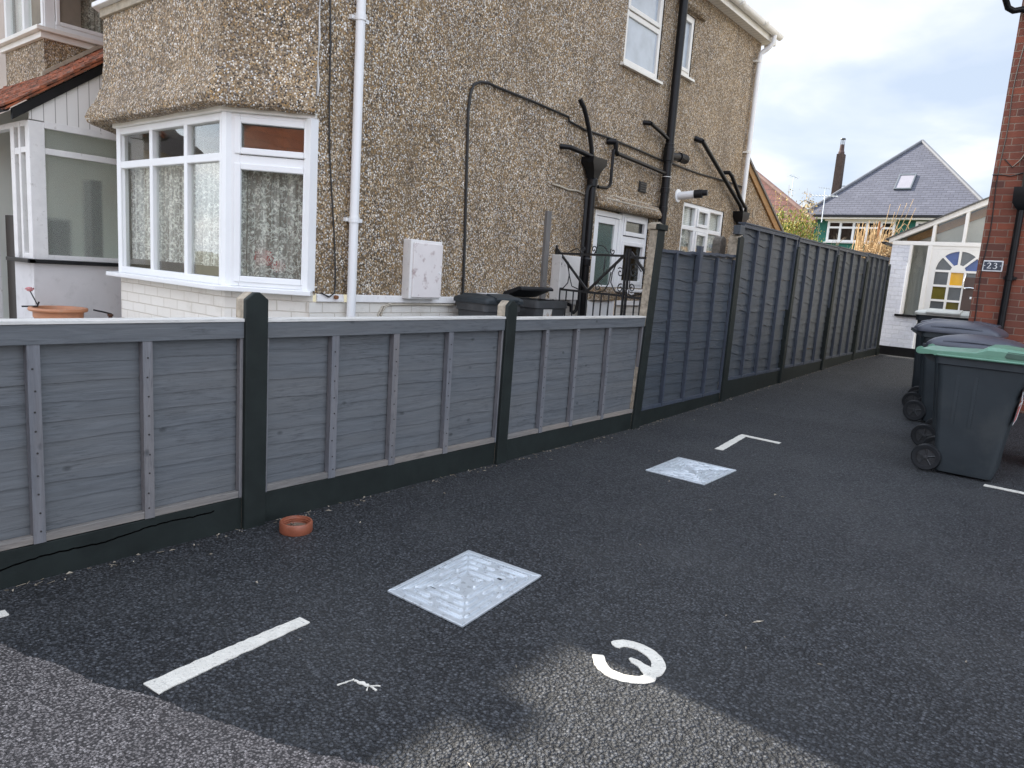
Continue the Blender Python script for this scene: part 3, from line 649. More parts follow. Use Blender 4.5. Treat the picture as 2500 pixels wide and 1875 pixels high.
tag(m.build('litter', M['litter']), 'scattered pale leaf scraps and wood chips along the fence foot', 'litter', kind='stuff')
m = MB()
for _ in range(160):
    y = rnd.uniform(.6, 15.5); x = -3.205+abs(rnd.gauss(0, .03)); z = gz(y)
    a = rnd.uniform(0, 6.28); l = rnd.uniform(.01, .04); m.tube([(x, y, z+.002), (x+l*math.cos(a), y+l*math.sin(a), z+rnd.uniform(.002, .012))], .001, 4)
tag(m.build('straw_scraps', M['twig_g']), 'thin dry stalks lying along the foot of the fence', 'plant debris', kind='stuff')
# ------------------------------------------------------------------ pebbledashed house
H = thing('pebbledash_house', 'pebbledashed house with a splayed bay and black waste pipes behind the fence', 'house', (-4.6, 3.27, .1))
SM = frame_m((-4.6, 0, 0), (0, 1, 0), (1, 0, 0))
holes = [(7.39, 8.22, 3.84, 4.90), (8.68, 9.07, 4.07, 4.80), (7.08, 8.35, 1.28, 2.18), (9.28, 10.66, 1.62, 2.50)]
w = MB(SM)
wall(w, 3.24, 7.08, 1.12, 5.12, holes); wall(w, 7.08, 8.35, 1.12, 5.12, holes); wall(w, 8.35, 11.35, 1.12, 5.12, holes)
w.quad((11.35, 0, .1), (11.35, -4, .1), (11.35, -4, 5.12), (11.35, 0, 5.12))
wo_ = w.build('wall', M['pebble'], H)
p = MB(SM); wall(p, 3.24, 7.08, .1, 1.06, [], .09); wall(p, 7.70, 8.35, .1, 1.06, []); wall(p, 8.35, 11.35, .1, 1.06, [])
p.build('plinth', M['white_brick_y'], H)
p = MB(SM)
for a, b_ in ((3.30, 3.55), (3.62, 7.06), (7.70, 8.35), (8.36, 11.3)):
    p.prism([(a, 0, 1.06), (a, .022, 1.062), (a, .014, 1.118), (a, 0, 1.122)], (b_-a, 0, 0))
p.build('plinth_band', M['flaky'], H, bevel=.004)
# hoods over the openings
def hood(u0, u1, z0, z1, d):
    m = MB(SM); pr = [(0, z1), (d*.35, z1-.01), (d*.75, z0+(z1-z0)*.6), (d, z0+(z1-z0)*.28), (d*.93, z0+.02), (d*.7, z0), (0, z0)]
    rings = []
    for u, k in ((u0, .5), (u0+.05, .9), (u0+.15, 1), (u1-.15, 1), (u1-.05, .9), (u1, .5)): rings.append([(u, y*k-.002, z) for y, z in pr])
    m.loft(rings); return m.build('hood', M['pebble'], H, smooth=True)
hood(7.02, 8.52, 2.18, 2.35, .13); hood(8.6, 9.28, 4.82, 4.92, .1)
# bay
def bay(d, z, ex=0, rx=0):
    k = .414*d
    return [(-4.6+.707*d*(1-rx), 3.27-.707*d*(1-rx), z), (-5.06+k*(1-rx), 2.81-d, z), (-6.86-k-ex, 2.81-d, z), (-7.32-.707*d-ex, 3.27-.707*d, z)]
def seg_face(m, ring0, ring1, i): m.quad(ring0[i], ring0[i+1], ring1[i+1], ring1[i])
for i, k in ((0, 'c'), (1, 'x'), (2, 'c')):
    m = MB(); seg_face(m, bay(-.01, .1), bay(-.01, 1.11), i); m.build('bay_plinth', M['white_brick_'+k], H)
def bay_slab(name, d0, z0, z1, mat_, ex=0, bev=.006, d1=None):
    m = MB(); r = [bay(d0, z0, ex), bay(d0, z1, ex), bay(-.12, z1, ex), bay(-.12, z0, ex)]; m.loft(list(zip(*r)), cap=True)
    return m.build(name, mat_, H, bevel=bev)
bay_slab('bay_sill', .10, 1.105, 1.142, M['upvc']); bay_slab('bay_head', .035, 2.385, 2.425, M['upvc_old'])
FM = frame_m((-6.86, 2.81, 0), (1, 0, 0), (0, -1, 0))
window(H, FM, .0, 1.78, 1.142, 2.385, [(.63, 1.142, 2.385, .055), (1.215, 1.142, 2.385, .055)], [(2.075, 0, 1.78, .06)], .055, -.06, 0, name='bay_window', curtain='lace', cz=1.27, ct=2.06, rd=.5)
CM = frame_m((-5.06, 2.81, 0), (1, 1, 0), (1, -1, 0))
bw_ = window(H, CM, .045, .635, 1.142, 2.385, [], [(2.06, .04, .62, .07)], .06, -.06, 0, name='bay_side_window', curtain='lace', cz=1.22, ct=2.05, sashes=[(.072, .608, 2.10, 2.36, .045), (.072, .608, 1.175, 2.035, .045)], rd=.3)
cu = MB(CM); cu.lathe([(.001, -.07), (.07, -.05), (.085, 0), (.07, .05), (.001, .07)], (.22, -.26, 1.36), seg=14); cu.lathe([(.001, -.05), (.05, -.03), (.06, 0), (.05, .03), (.001, .05)], (.34, -.25, 1.30), seg=12); cu.build('red_cushion', M['redcloth'], bw_, smooth=True)
CL = frame_m((-7.32, 3.27, 0), (1, -1, 0), (-1, -1, 0))
window(H, CL, .015, .605, 1.142, 2.385, [], [(2.06, .04, .62, .07)], .06, -.06, 0, name='bay_side_window', curtain='lace', cz=1.22, rd=.2)
for x, y in ((-5.075, 2.845), (-6.845, 2.845)): MB().tube([(x, y, 1.142), (x, y, 2.385)], .048, 8).build('corner_post', M['upvc'], H)
MB().box(-4.66, -4.585, 3.21, 3.275, 1.142, 2.385).build('jamb_post', M['upvc'], H)
m = MB(); rings = []
for d, z, ex in ((-.03, 2.425, .12), (.10, 2.405, .16), (.145, 2.425, .19), (.16, 2.47, .20), (.14, 2.53, .185), (.095, 2.62, .155), (.06, 2.74, .13), (.045, 2.95, .12), (.04, 3.345, .12)):
    b4 = bay(d, z, ex, .35); L = []
    for i in range(3):
        for k in range(12): L.append(tuple(Vector(b4[i]).lerp(Vector(b4[i+1]), k/12)+Vector((0, 0, .004*math.sin(k*1.7+i)))))
    L.append(b4[3]); rings.append(L)
m.loft(rings, cap=False, closed=False); m.build('upper_bay', M['pebble'], H, smooth=True)
bay_slab('upper_bay_moulding', .065, 3.30, 3.37, M['mortar'], .12); bay_slab('upper_bay_sill', .12, 3.37, 3.41, M['upvc'], .12)
UF = frame_m((-6.98, 2.77, 0), (1, 0, 0), (0, -1, 0))
window(H, UF, .02, 1.9, 3.41, 4.75, [(.66, 3.41, 4.75, .055), (1.27, 3.41, 4.75, .055)], [(4.4, 0, 1.9, .06)], .055, -.06, 0, name='upper_bay_window', curtain='lace', rd=.35)
m = MB(); r0, r1 = bay(.03, 3.41, .12), bay(.03, 4.75, .12); seg_face(m, r0, r1, 0); seg_face(m, r0, r1, 2)
r0, r1 = bay(.05, 4.75, .12), bay(.05, 5.1, .12); [seg_face(m, r0, r1, i) for i in range(3)]
m.quad((-7.35, 3.27, .1), (-7.35, 4.0, .1), (-7.35, 4.0, 5.1), (-7.35, 3.27, 5.1)); m.quad((-7.35, 4.0, .1), (-10.75, 4.0, .1), (-10.75, 4.0, 5.1), (-7.35, 4.0, 5.1))
m.build('front_wall', M['pebble'], H)
m = MB(); cr = [(-4.6, 3.283), (-4.603, 3.27)]
m.tube([(-4.592, 3.262+.006*math.sin(i*2.1), 2.55+i*.1) for i in range(24)], [.008+.005*math.sin(i*1.7) for i in range(24)], 6); m.build('sealed_crack', M['flaky'], H)
# side windows and back door
window(H, SM, 7.39, 8.22, 3.84, 4.90, [], [(4.385, 7.39, 8.22, .06)], .055, -.06, -.01, 'upvc_old', 'pale_obscure', [(7.40, 8.17, 4.42, 4.87, .05)], sill=(.06, .05), name='bathroom_window', room=None)
window(H, SM, 8.68, 9.07, 4.07, 4.80, [], [], .06, -.06, -.01, 'upvc_old', 'pale_obscure', [(8.72, 9.03, 4.11, 4.76, .045)], sill=(.06, .05), name='toilet_window', room=None)
window(H, SM, 7.705, 8.35, 1.28, 2.18, [], [(1.88, 7.7, 8.35, .06)], .055, -.07, -.012, 'upvc', 'glass_d', [(7.745, 8.31, 1.92, 2.14, .05), (7.745, 8.31, 1.32, 1.85, .05)], sill=(.03, .05), name='door_side_window', rd=.7)
kw = window(H, SM, 9.28, 10.66, 1.62, 2.50, [(9.73, 1.62, 2.5, .06), (10.18, 1.62, 2.5, .06)], [(2.165, 9.28, 10.66, .06)], .055, -.07, -.012, 'upvc', 'glass', [(9.765, 10.145, 2.20, 2.46, .045), (9.765, 10.145, 1.66, 2.13, .045)], name='kitchen_window', room='room_l', rd=.2, curtain='lace', cz=1.64)
b_ = MB(SM)
for a, c, z0 in ((9.33, 9.70, 2.19), (9.79, 10.14, 2.19), (10.3, 10.62, 2.19)):
    for k in range(12): b_.box(a, c, -.092, -.088, z0+.024*k, z0+.024*k+.020)
b_.build('blind', M['upvc'], kw)
db = MB(SM)
db.box(7.08, 7.135, -.09, -.012, .12, 2.16); db.box(7.135, 7.70, -.09, -.012, 2.10, 2.16); db.box(7.645, 7.702, -.088, -.012, .12, 2.10)
dfo = db.build('back_door', M['upvc'], H, bevel=.005)
dl = MB(SM); dl.box(7.137, 7.20, -.07, -.02, .13, 2.095); dl.box(7.56, 7.643, -.07, -.02, .13, 2.095); dl.box(7.20, 7.56, -.07, -.02, 2.02, 2.095); dl.box(7.20, 7.56, -.07, -.02, 1.20, 1.30); dl.box(7.20, 7.56, -.07, -.02, .13, .25)
dl.box(7.20, 7.56, -.06, -.035, .25, 1.20); dl.build('door_leaf', M['upvc'], dfo, bevel=.005)
MB(SM).box(7.195, 7.565, -.055, -.045, 1.295, 2.025).build('door_glass', M['obscure'], dfo)
rm = MB(SM); rm.quad((7.1, -.9, .1), (7.7, -.9, .1), (7.7, -.9, 2.2), (7.1, -.9, 2.2)); rm.quad((7.1, -.9, .1), (7.1, -.09, .1), (7.1, -.09, 2.2), (7.1, -.9, 2.2)); rm.build('hallway', M['porch_in'], dfo)
# gutter, soffit, roof
RF = thing('tmp', 'x', 'x'); bpy.data.objects.remove(RF)
z0 = 5.12
e0, e1, xr, xl = 2.05, 11.46, -4.44, -10.7
m = MB(); rid = 8.3; ym = (e0+e1)/2
P_ = dict(a=(xr+.03, e0, z0+.1), b=(xr+.03, e1, z0+.1), c=(xl, e1, z0+.1), d=(xl, e0, z0+.1), r=(-8.2, ym, rid), s=(xl, ym, rid))
m.add([P_[k] for k in 'abcdrs'], [(0, 1, 4), (1, 2, 5, 4), (3, 0, 4, 5), (2, 3, 5)]); rf = m.build('roof', M['redtile_y'], H)
m = MB(); m.prism([(xl, e0, z0), (xr, e0, z0), (xr, e1, z0), (xl, e1, z0)], (0, 0, .012)); so_ = m.build('soffit', m_stripes('grooved_soffit', (.76, .735, .68), (.3, .28, .25), 'Y', .0975, .07), rf)
m = MB(); m.box(xr, xr+.02, e0, e1, z0-.03, z0+.16); m.box(xl, xr, e0-.02, e0, z0-.03, z0+.16); m.box(xr-.16, xr+.019, e1, e1+.02, z0-.03, z0+.16); m.build('fascia', M['upvc_old'], rf, bevel=.003)
gt = MB(); prof = [(.022+.056*(1-math.cos(a)), .095-.06*math.sin(a)-.0) for a in [math.pi*k/10 for k in range(11)]]
inner = [(x*.94+.004, z+.006) for x, z in reversed(prof)]
gt.loft([[(xr+x, y, z0+z) for x, z in prof+inner] for y in (e0, e1+.0)])
for y in [2.6+.9*k for k in range(10)]: gt.loft([[(xr+.02+x*1.08-.006, yy, z0+z-.004) for x, z in prof+inner] for yy in (y, y+.07)])
gt.build('gutter', M['upvc_old'], rf, smooth=True)
m = MB(); m.tube([(xr+.08, 11.22, z0+.05), (xr+.07, 11.22, z0-.06), (xr-.0, 11.20, z0-.14), (-4.525, 11.18, z0-.20), (-4.53, 11.17, z0-.3), (-4.535, 11.16, .8)], .036, 12)
rp = m.build('rear_downpipe', M['upvc'], H, smooth=True)
for z in (4.80, 3.46, 2.1):
    m = MB(); m.box(-4.60, -4.545, 11.10, 11.22, z-.012, z+.012); m.lathe([(.035, -.018), (.042, -.018), (.042, .018), (.035, .018)], (-4.535, 11.16, z), seg=14, closed=True); m.build('pipe_clip', M['upvc_old'], rp)
m = MB(); m.tube([(-4.535, 3.585, .1), (-4.535, 3.585, 5.1)], .036, 14); fp = m.build('front_downpipe', M['upvc'], H, smooth=True)
for z in (3.17, 1.70):
    m = MB(); m.box(-4.60, -4.565, 3.53, 3.69, z-.014, z+.014); m.lathe([(.034, -.022), (.042, -.022), (.042, .022), (.034, .022)], (-4.535, 3.585, z), seg=16, closed=True); m.build('pipe_clip', M['upvc'], fp)
# black waste pipes
PX = -4.52
m = MB(); m.tube([(PX, 8.55, .1), (PX, 8.55, 5.0)], .055, 14)
for z, r in ((3.10, .062), (2.93, .062), (2.55, .061), (2.31, .061)): m.lathe([(.05, -.035), (r, -.03), (r, .03), (.05, .035)], (PX, 8.55, z), seg=16, closed=True)
m.lathe([(.058, -.09), (.07, -.08), (.07, .08), (.058, .09)], (PX, 8.55, 3.0), seg=16, closed=True)
m.tube([(PX+.01, 8.55, 2.98), (PX+.04, 8.74, 3.00), (PX+.05, 8.93, 3.00)], [.05, .05, .05], 14)
for k in range(6): m.lathe([(.045, -.012), (.06, -.01), (.06, .01), (.045, .012)], (PX+.045, 8.76+.035*k, 3.0), axis='y', seg=14, closed=True)
m.box(-4.60, -4.55, 8.3, 8.52, 2.30, 2.34)
sp_ = m.build('soil_pipe', M['black'], H, smooth=True)
m = MB(); m.tube([(PX, 8.50, 3.18), (PX+.01, 8.3, 3.22), (PX, 8.02, 3.28)], .024, 10); m.tube([(PX, 8.02, 3.28), (-4.61, 7.98, 3.29)], .028, 10); m.build('waste_branch', M['black'], sp_, smooth=True)
m = MB(); m.tube([(PX, 8.50, 2.76), (PX, 7.30, 2.81)], .024, 10); m.tube([(PX, 7.32, 2.80), (PX, 7.27, 2.83), (PX, 7.26, 2.93)], .028, 10); m.tube([(PX, 7.26, 2.93), (-4.61, 7.20, 2.93)], .036, 10); m.build('waste_branch', M['black'], sp_, smooth=True)
for z in (3.06, 2.96, 2.72):
    rg = MB(); rg.lathe([(.056, -.004), (.0645, -.004), (.0645, .004), (.056, .004)], (PX, 8.55, z), seg=16, closed=True); rg.build('joint_ring', M['flaky'], sp_)
# hopper and its pipes
m = MB(); m.tube([(PX, 6.85, .1), (PX, 6.84, 2.5)], .047, 12)
for z in (2.42, 1.55): m.lathe([(.045, -.05), (.06, -.04), (.062, .03), (.045, .05)], (PX, 6.84, z), seg=14, closed=True)
m.loft([[(PX-.045, 6.795, 2.46), (PX+.045, 6.795, 2.46), (PX+.045, 6.885, 2.46), (PX-.045, 6.885, 2.46)], [(PX-.06, 6.77, 2.54), (PX+.06, 6.77, 2.54), (PX+.06, 6.91, 2.54), (PX-.06, 6.91, 2.54)], [(PX-.075, 6.70, 2.62), (PX+.085, 6.70, 2.62), (PX+.085, 6.98, 2.62), (PX-.075, 6.98, 2.62)], [(PX-.075, 6.70, 2.68), (PX+.085, 6.70, 2.68), (PX+.085, 6.98, 2.68), (PX-.075, 6.98, 2.68)]])
hp = m.build('hopper_pipe', M['black'], H, smooth=True)
m = MB(); m.tube([(PX, 6.80, 2.66), (PX, 6.76, 2.80), (PX, 6.70, 2.94), (PX, 6.63, 3.06), (PX, 6.56, 3.16), (PX-.02, 6.50, 3.23)], .026, 10); m.build('overflow_pipe', M['black'], hp, smooth=True)
m = MB(); m.tube([(PX+.01, 6.82, 2.68), (PX+.01, 6.6, 2.70), (PX, 6.36, 2.715), (-4.6, 6.29, 2.72)], .026, 10); m.build('waste_arm', M['black'], hp, smooth=True)
m = MB(); m.tube([(PX, 7.22, 2.84), (PX, 7.22, 2.47), (PX, 7.20, 2.43), (PX, 7.14, 2.40), (PX, 6.96, 2.39)], .019, 8)
m.tube([(PX+.02, 6.84, 2.38), (PX+.02, 6.79, 2.385), (PX+.02, 6.74, 2.36), (PX+.02, 6.72, 2.31), (PX+.02, 6.72, 1.08), (PX+.02, 6.70, 1.01), (PX+.02, 6.65, .98), (PX+.02, 6.60, 1.0), (PX+.02, 6.585, 1.06), (PX-.06, 6.585, 1.08)], .020, 8); m.build('trap_pipe', M['black'], hp, smooth=True)
# right hopper
m = MB(); m.tube([(PX, 11.13, .1), (PX, 11.13, 2.38)], .04, 10)
m.loft([[(PX-.04, 11.09, 2.35), (PX+.04, 11.09, 2.35), (PX+.04, 11.17, 2.35), (PX-.04, 11.17, 2.35)], [(PX-.08, 11.01, 2.46), (PX+.08, 11.01, 2.46), (PX+.08, 11.26, 2.46), (PX-.08, 11.26, 2.46)], [(PX-.085, 10.99, 2.55), (PX+.085, 10.99, 2.55), (PX+.085, 11.28, 2.55), (PX-.085, 11.28, 2.55)]])
m.tube([(PX+.02, 11.10, 2.55), (PX+.02, 11.0, 2.64), (PX+.01, 9.46, 3.33)], .03, 10); m.tube([(PX, 9.46, 3.33), (-4.6, 9.40, 3.36)], .036, 10)
m.tube([(PX+.03, 11.22, 2.56), (PX+.03, 11.2, 2.63), (PX+.03, 11.1, 2.66), (PX+.03, 10.98, 2.72), (PX+.02, 10.56, 3.02), (PX, 10.50, 3.06), (-4.6, 10.49, 3.06)], .03, 10)
m.build('rear_waste_pipe', M['black'], H, smooth=True)
# meter box, vent, flue, boiler box, cables
m = MB(SM); m.box(4.16, 4.53, .0, .10, 1.10, 1.60); mb_ = m.build('meter_box', M['flaky'], H, bevel=.008)
m = MB(SM); m.box(4.185, 4.525, .10, .115, 1.115, 1.575); m.build('meter_door', simple('stained_white_plastic', (.74, .69, .67), .5, .05, 5, dirt=((.22, .10, .09), 13, .56, .72, .7)), mb_, bevel=.004)
m = MB(SM); m.lathe([(.001, .12), (.012, .12), (.012, .113)], (4.50, 0, 1.33), axis='y', seg=12); m.build('lock', M['upvc'], mb_)
m = MB(SM); m.box(8.0, 8.18, 0, .012, 2.47, 2.60); mv = m.build('air_vent', M['blackmatt'], H, bevel=.003)
m = MB(SM)
for k in range(4): m.box(8.012, 8.168, .012, .022, 2.485+.028*k, 2.498+.028*k)
m.build('louvre', M['iron'], mv)
m = MB(SM); m.tube([(9.08, 0, 2.55), (9.10, .06, 2.555), (9.13, .22, 2.575)], .052, 14); m.lathe([(.05, 0), (.09, 0), (.085, .012), (.05, .014)], (9.08, 0, 2.55), axis='y', seg=18, closed=True); fl = m.build('boiler_flue', M['upvc'], H, smooth=True)
m = MB(SM); m.tube([(9.13, .215, 2.575), (9.15, .32, 2.585)], .056, 14); m.tube([(9.15, .3, 2.59), (9.17, .38, 2.60)], .04, 12); m.build('flue_end', M['blackmatt'], fl, smooth=True)
m = MB(SM); m.box(6.30, 6.68, 0, .12, 1.12, 1.60); m.build('boiler_box', simple('stained_metal_box', (.62, .60, .57), .55, .08, 5, dirt=((.2, .17, .15), 17, .6, .75, .6)), H, bevel=.006)
m = MB(SM); m.box(6.12, 6.20, 0, .03, .1, 2.04); m.build('timber_batten', M['grey_timber'], H)
m = MB(SM); m.tube([(y, .018+.006*math.sin(y*9), z) for y, z in ((4.92, .9), (4.90, 1.6), (4.87, 2.3), (4.85, 2.77), (4.865, 2.93), (4.90, 3.01), (4.98, 3.05), (5.08, 3.065), (5.2, 3.06), (5.74, 3.05), (6.37, 3.03), (6.39, 2.99), (6.70, 2.965), (7.21, 2.965), (7.99, 2.945), (8.52, 2.92), (8.9, 2.93), (9.6, 2.92), (10.7, 2.945), (11.3, 2.94))], .013, 8)
m.build('wall_cable', M['wire'], H, smooth=True)
m = MB(SM); m.tube([(y, .014, z) for y, z in ((6.2, 2.32), (6.33, 2.315), (6.48, 2.30), (6.67, 2.31), (6.81, 2.29), (7.08, 2.33), (7.44, 2.345), (8.11, 2.345), (8.35, 2.35), (8.43, 2.30), (8.49, 2.2))], .010, 6); m.tube([(7.08, .135, 2.28), (7.5, .15, 2.27), (8.3, .14, 2.27)], .008, 6); m.build('pale_cable', M['wire_w'], H, smooth=True)
m = MB(SM); m.tube([(3.31+.05*math.sin(k*.35)*.3+.006*k, .012, 3.6-.1*k) for k in range(25)]+[(3.45, .025, 1.13), (3.40, .03, 1.10), (3.33, .02, 1.13)], .006, 6); m.build('hanging_wire', M['wire'], H)
m = MB(SM); m.lathe([(.002, 0), (.016, .004), (.016, .03), (.002, .032)], (3.46, .02, 1.10), axis='y', seg=10); m.build('wall_hook', simple('rusty_iron', (.2, .08, .03), .8), H)
m = MB(SM); m.tube([(3.93, .01, .85), (3.94, .012, .96), (3.97, .015, 1.02), (4.03, .015, 1.045), (4.8, .015, 1.045)], .008, 6); m.tube([(3.90, .01, .85), (3.91, .012, .96), (3.95, .015, 1.03), (4.03, .02, 1.055)], .007, 6); m.build('plinth_cable', M['wire_w'], H)
# single storey rear extension
m = MB(SM); m.poly([(11.36, -.03, .1), (13.2, -.03, .1), (13.2, -.03, 2.34), (11.36, -.03, 3.3)]); m.quad((13.2, -.03, .1), (13.2, -3, .1), (13.2, -3, 2.34), (13.2, -.03, 2.34)); m.build('rear_wall', M['pebble'], H)
m = MB(SM); m.prism([(11.40, -.03, 3.24), (13.30, -.03, 2.26), (13.30, -.03, 2.40), (11.40, -.03, 3.38)], (0, .035, 0)); m.build('barge_board', M['timber'], H, bevel=.004)
m = MB(SM); m.prism([(11.36, .03, 3.375), (13.34, .03, 2.395), (13.34, .03, 2.44), (11.36, .03, 3.42)], (0, -3, 0)); m.build('rear_roof', M['grey_timber'], H)
m = MB(SM); m.box(11.86, 11.95, -.03, -.015, 2.54, 2.68); m.box(12.15, 12.28, -.03, -.01, 2.30, 2.46); m.build('rear_vent', M['concrete'], H)

# ------------------------------------------------------------------ porch beside the bay
PXX = -7.55
Q = thing('lean_to_porch', 'white painted glazed porch with old clay tile roof and black bargeboard left of the bay', 'porch', (PXX, 2.35, .1))
PM = frame_m((PXX, 0, 0), (0, 1, 0), (1, 0, 0)); PF = frame_m((0, 2.35, 0), (1, 0, 0), (0, -1, 0))
m = MB(); m.box(-8.05, PXX, 2.35, 3.95, .1, 1.165); m.build('dwarf_wall', M['render'], Q)
m = MB(); m.box(PXX-.02, PXX+.05, 2.30, 3.95, 1.165, 1.20); m.box(-8.1, PXX+.05, 2.29, 2.36, 1.165, 1.20); m.build('black_sill', M['black'], Q, bevel=.006)
LM = lambda y: 2.48+.736*(y-2.31)
m = MB(PM)
m.box(2.35, 2.475, -.10, .0, 1.20, 2.42); m.box(2.475, 3.95, -.08, -.005, 1.20, 1.245); m.box(2.475, 3.95, -.08, -.004, 2.145, 2.20); m.box(2.475, 3.95, -.08, .006, 2.37, 2.43)
m2 = MB(PF)
m.m = PF; m.box(-7.66, -7.553, -.1, -.002, 1.20, 2.42); m.box(-7.84, -7.79, -.1, -.002, 1.20, 2.42); m.box(-7.79, -7.66, -.08, -.006, 1.20, 1.25); m.box(-7.79, -7.66, -.08, -.006, 2.15, 2.20); m.box(-8.9, -7.66, -.08, -.006, 2.38, 2.43); m.box(-8.05, -7.95, -.1, -.002, .1, 2.40); m.box(-8.9, -8.8, -.1, -.002, .1, 2.4); m.box(-7.95, -7.84, -.08, -.006, 2.14, 2.2)
m.build('window_frame', M['flaky'], Q, bevel=.004)
m = MB(PM); m.box(2.47, 3.95, -.05, -.044, 1.22, 2.40); m.m = PF; m.box(-7.95, -7.65, -.05, -.044, 1.22, 2.40); m.build('frosted_pane', M['frost'], Q)
m = MB(PM); m.prism([(2.36, -.03, 2.43), (3.95, -.03, 2.43), (3.95, -.03, LM(3.95)), (2.36, -.03, LM(2.36))], (0, .024, 0)); 
m.build('gable_boards', m_stripes('grooved_boards', (.74, .72, .69), (.3, .28, .26), 'Y', .095, .07), Q)
m = MB(PM); m.prism([(2.22, -.01, LM(2.22)-.02), (3.95, -.01, LM(3.95)), (3.95, -.01, LM(3.95)+.085), (2.22, -.01, LM(2.22)+.075)], (0, .035, 0)); m.build('barge_board', M['black'], Q, bevel=.004)
m = MB(PM); rnd = random.Random(5)
m.prism([(2.17, .05, LM(2.17)+.09), (3.95, .05, LM(3.95)+.085), (3.95, .05, LM(3.95)+.12), (2.17, .05, LM(2.17)+.11)], (0, -2.9, 0))
for k in range(20):
    y = 2.15+.093*k
    for j in range(22):
        u = .055-.132*j+rnd.uniform(-.006, .006)
        a = LM(y)+.115+rnd.uniform(-.006, .006)+.012; b2 = LM(y+.15)+.115
        m.prism([(y+rnd.uniform(-.008, .008), u, a), (y+.15, u, b2), (y+.15, u, b2+.016), (y, u, a+.02)], (0, -.127, 0))
m.build('tiled_roof', M['porchtile'], Q)
m = MB(PM); m.prism([(2.92, -1.42, LM(2.92)+.15), (3.95, -1.42, LM(3.95)+.15), (3.95, -1.42, LM(3.95)+.20), (2.92, -1.42, LM(2.92)+.19)], (0, .05, 0)); m.build('mortar_fillet', M['mortar'], Q)
m = MB(); prof = [(.05*math.cos(a), -.05*math.sin(a)) for a in [math.pi*k/8 for k in range(9)]]; inn = [(x*.88, z*.88) for x, z in reversed(prof)]
m.loft([[(x, 2.16+p[0], 2.50+p[1]) for p in prof+inn] for x in (-10.4, PXX+.03)]); m.build('gutter', M['blackmatt'], Q, smooth=True)
m = MB(); m.quad((-9.4, 3.92, .1), (-7.6, 3.92, .1), (-7.6, 3.92, 3.5), (-9.4, 3.92, 3.5)); m.quad((-9.4, 2.4, .1), (-9.4, 3.92, .1), (-9.4, 3.92, 3.5), (-9.4, 2.4, 2.5)); m.quad((-9.4, 2.4, .11), (-7.6, 2.4, .11), (-7.6, 3.92, .11), (-9.4, 3.92, .11)); m.build('inner_wall', M['porch_in'], Q)
m = MB(); m.box(-8.15, -7.95, 3.0, 3.1, .12, 2.0); m.box(-7.9, -7.75, 3.3, 3.9, .12, 2.05); m.box(-8.8, -8.5, 2.5, 3.0, .12, 1.6); m.build('inner_door', simple('dark_hall_door', (.04, .032, .026), .6), Q)

# ------------------------------------------------------------------ adjoining house
A = thing('adjoining_house', 'cream rendered adjoining house with a small pebbledashed upper bay above the porch roof', 'house', (-10.8, 3, .1))
BX = -9.0
m = MB(); m.quad((BX, 2.97, 3.0), (BX, 4.0, 3.0), (BX, 4.0, 3.47), (BX, 2.97, 3.47)); m.quad((-10.2, 2.97, 3.0), (BX, 2.97, 3.0), (BX, 2.97, 3.47), (-10.2, 2.97, 3.47)); m.quad((-10.2, 2.97, 3.0), (-10.2, 4, 3.0), (-10.2, 4, 3.47), (-10.2, 2.97, 3.47)); m.build('bay_wall', M['pebble'], A)
m = MB(); m.box(-10.25, BX+.04, 2.93, 4.0, 3.47, 3.53); m.box(-10.29, BX+.09, 2.88, 4.0, 3.532, 3.575); m.build('bay_sill', M['upvc_old'], A, bevel=.005)
AM = frame_m((BX, 0, 0), (0, 1, 0), (1, 0, 0)); AF = frame_m((0, 2.97, 0), (1, 0, 0), (0, -1, 0))
window(A, AM, 2.985, 3.95, 3.575, 4.9, [], [], .10, -.07, 0, 'upvc', 'glass', [(3.09, 3.9, 3.64, 4.85, .04)], name='bay_side_window', curtain='lace', rd=.3)
window(A, AF, -10.2, -9.01, 3.575, 4.9, [(-9.6, 3.575, 4.9, .06)], [], .06, -.07, 0, 'upvc', 'glass', name='bay_front_window', curtain='upvc', rd=.3)
MB().box(-10.3, BX+.1, 2.87, 4, 4.9, 5.2).build('bay_roof', M['upvc_old'], A)
m = MB(); m.box(-20, -14.5, -.1, 5.2, .1, 9.35); m.build('shadow_wing_wall', M['cream'], A)  # cream wall is real; its height and reach are invented to shade the drive
m = MB(); m.box(-20.03, -14.45, -.13, 5.23, 9.351, 9.53); rr = m.build('shadow_edge_parapet', M['upvc_old'], A)  # added parapet, its height set for the straight shadow edge on the drive
m = MB(); m.box(-14.9, -14.46, 1.27, 1.50, 9.5, 9.68); m.build('shadow_notch_stack', M['red_brick_y'], rr)  # added bump that puts the notch into the parapet's shadow

# ------------------------------------------------------------------ iron gates
ga, gb = Vector((-4.58, 6.35, 0)), Vector((-3.25, 5.98, 0))
GM = frame_m(ga, gb-ga, (gb-ga).cross(Vector((0, 0, 1))))
def rod(m, pts, r=.008, seg=6): m.tube([(u, 0, z) for u, z in pts], r, seg)
def flat(m, p, q, w=.022, d=.006):
    p, q = Vector((p[0], 0, p[1])), Vector((q[0], 0, q[1])); t = (q-p).normalized(); n = Vector((-t.z, 0, t.x))*w/2
    m.prism([p-n-Vector((0, d, 0)), p+n-Vector((0, d, 0)), q+n-Vector((0, d, 0)), q-n-Vector((0, d, 0))], (0, 2*d, 0))
def scroll(m, cx, cz, r, a0, turns, sgn=1, tail=None, rr=.0055):
    pts = []; n = int(26*turns)
    for i in range(n+1):
        t = i/n; a = a0+sgn*2*math.pi*turns*t; q = r*(.16+.84*t); pts.append((cx+q*math.cos(a), cz+q*math.sin(a)))
    if tail: pts += tail
    rod(m, pts, rr)
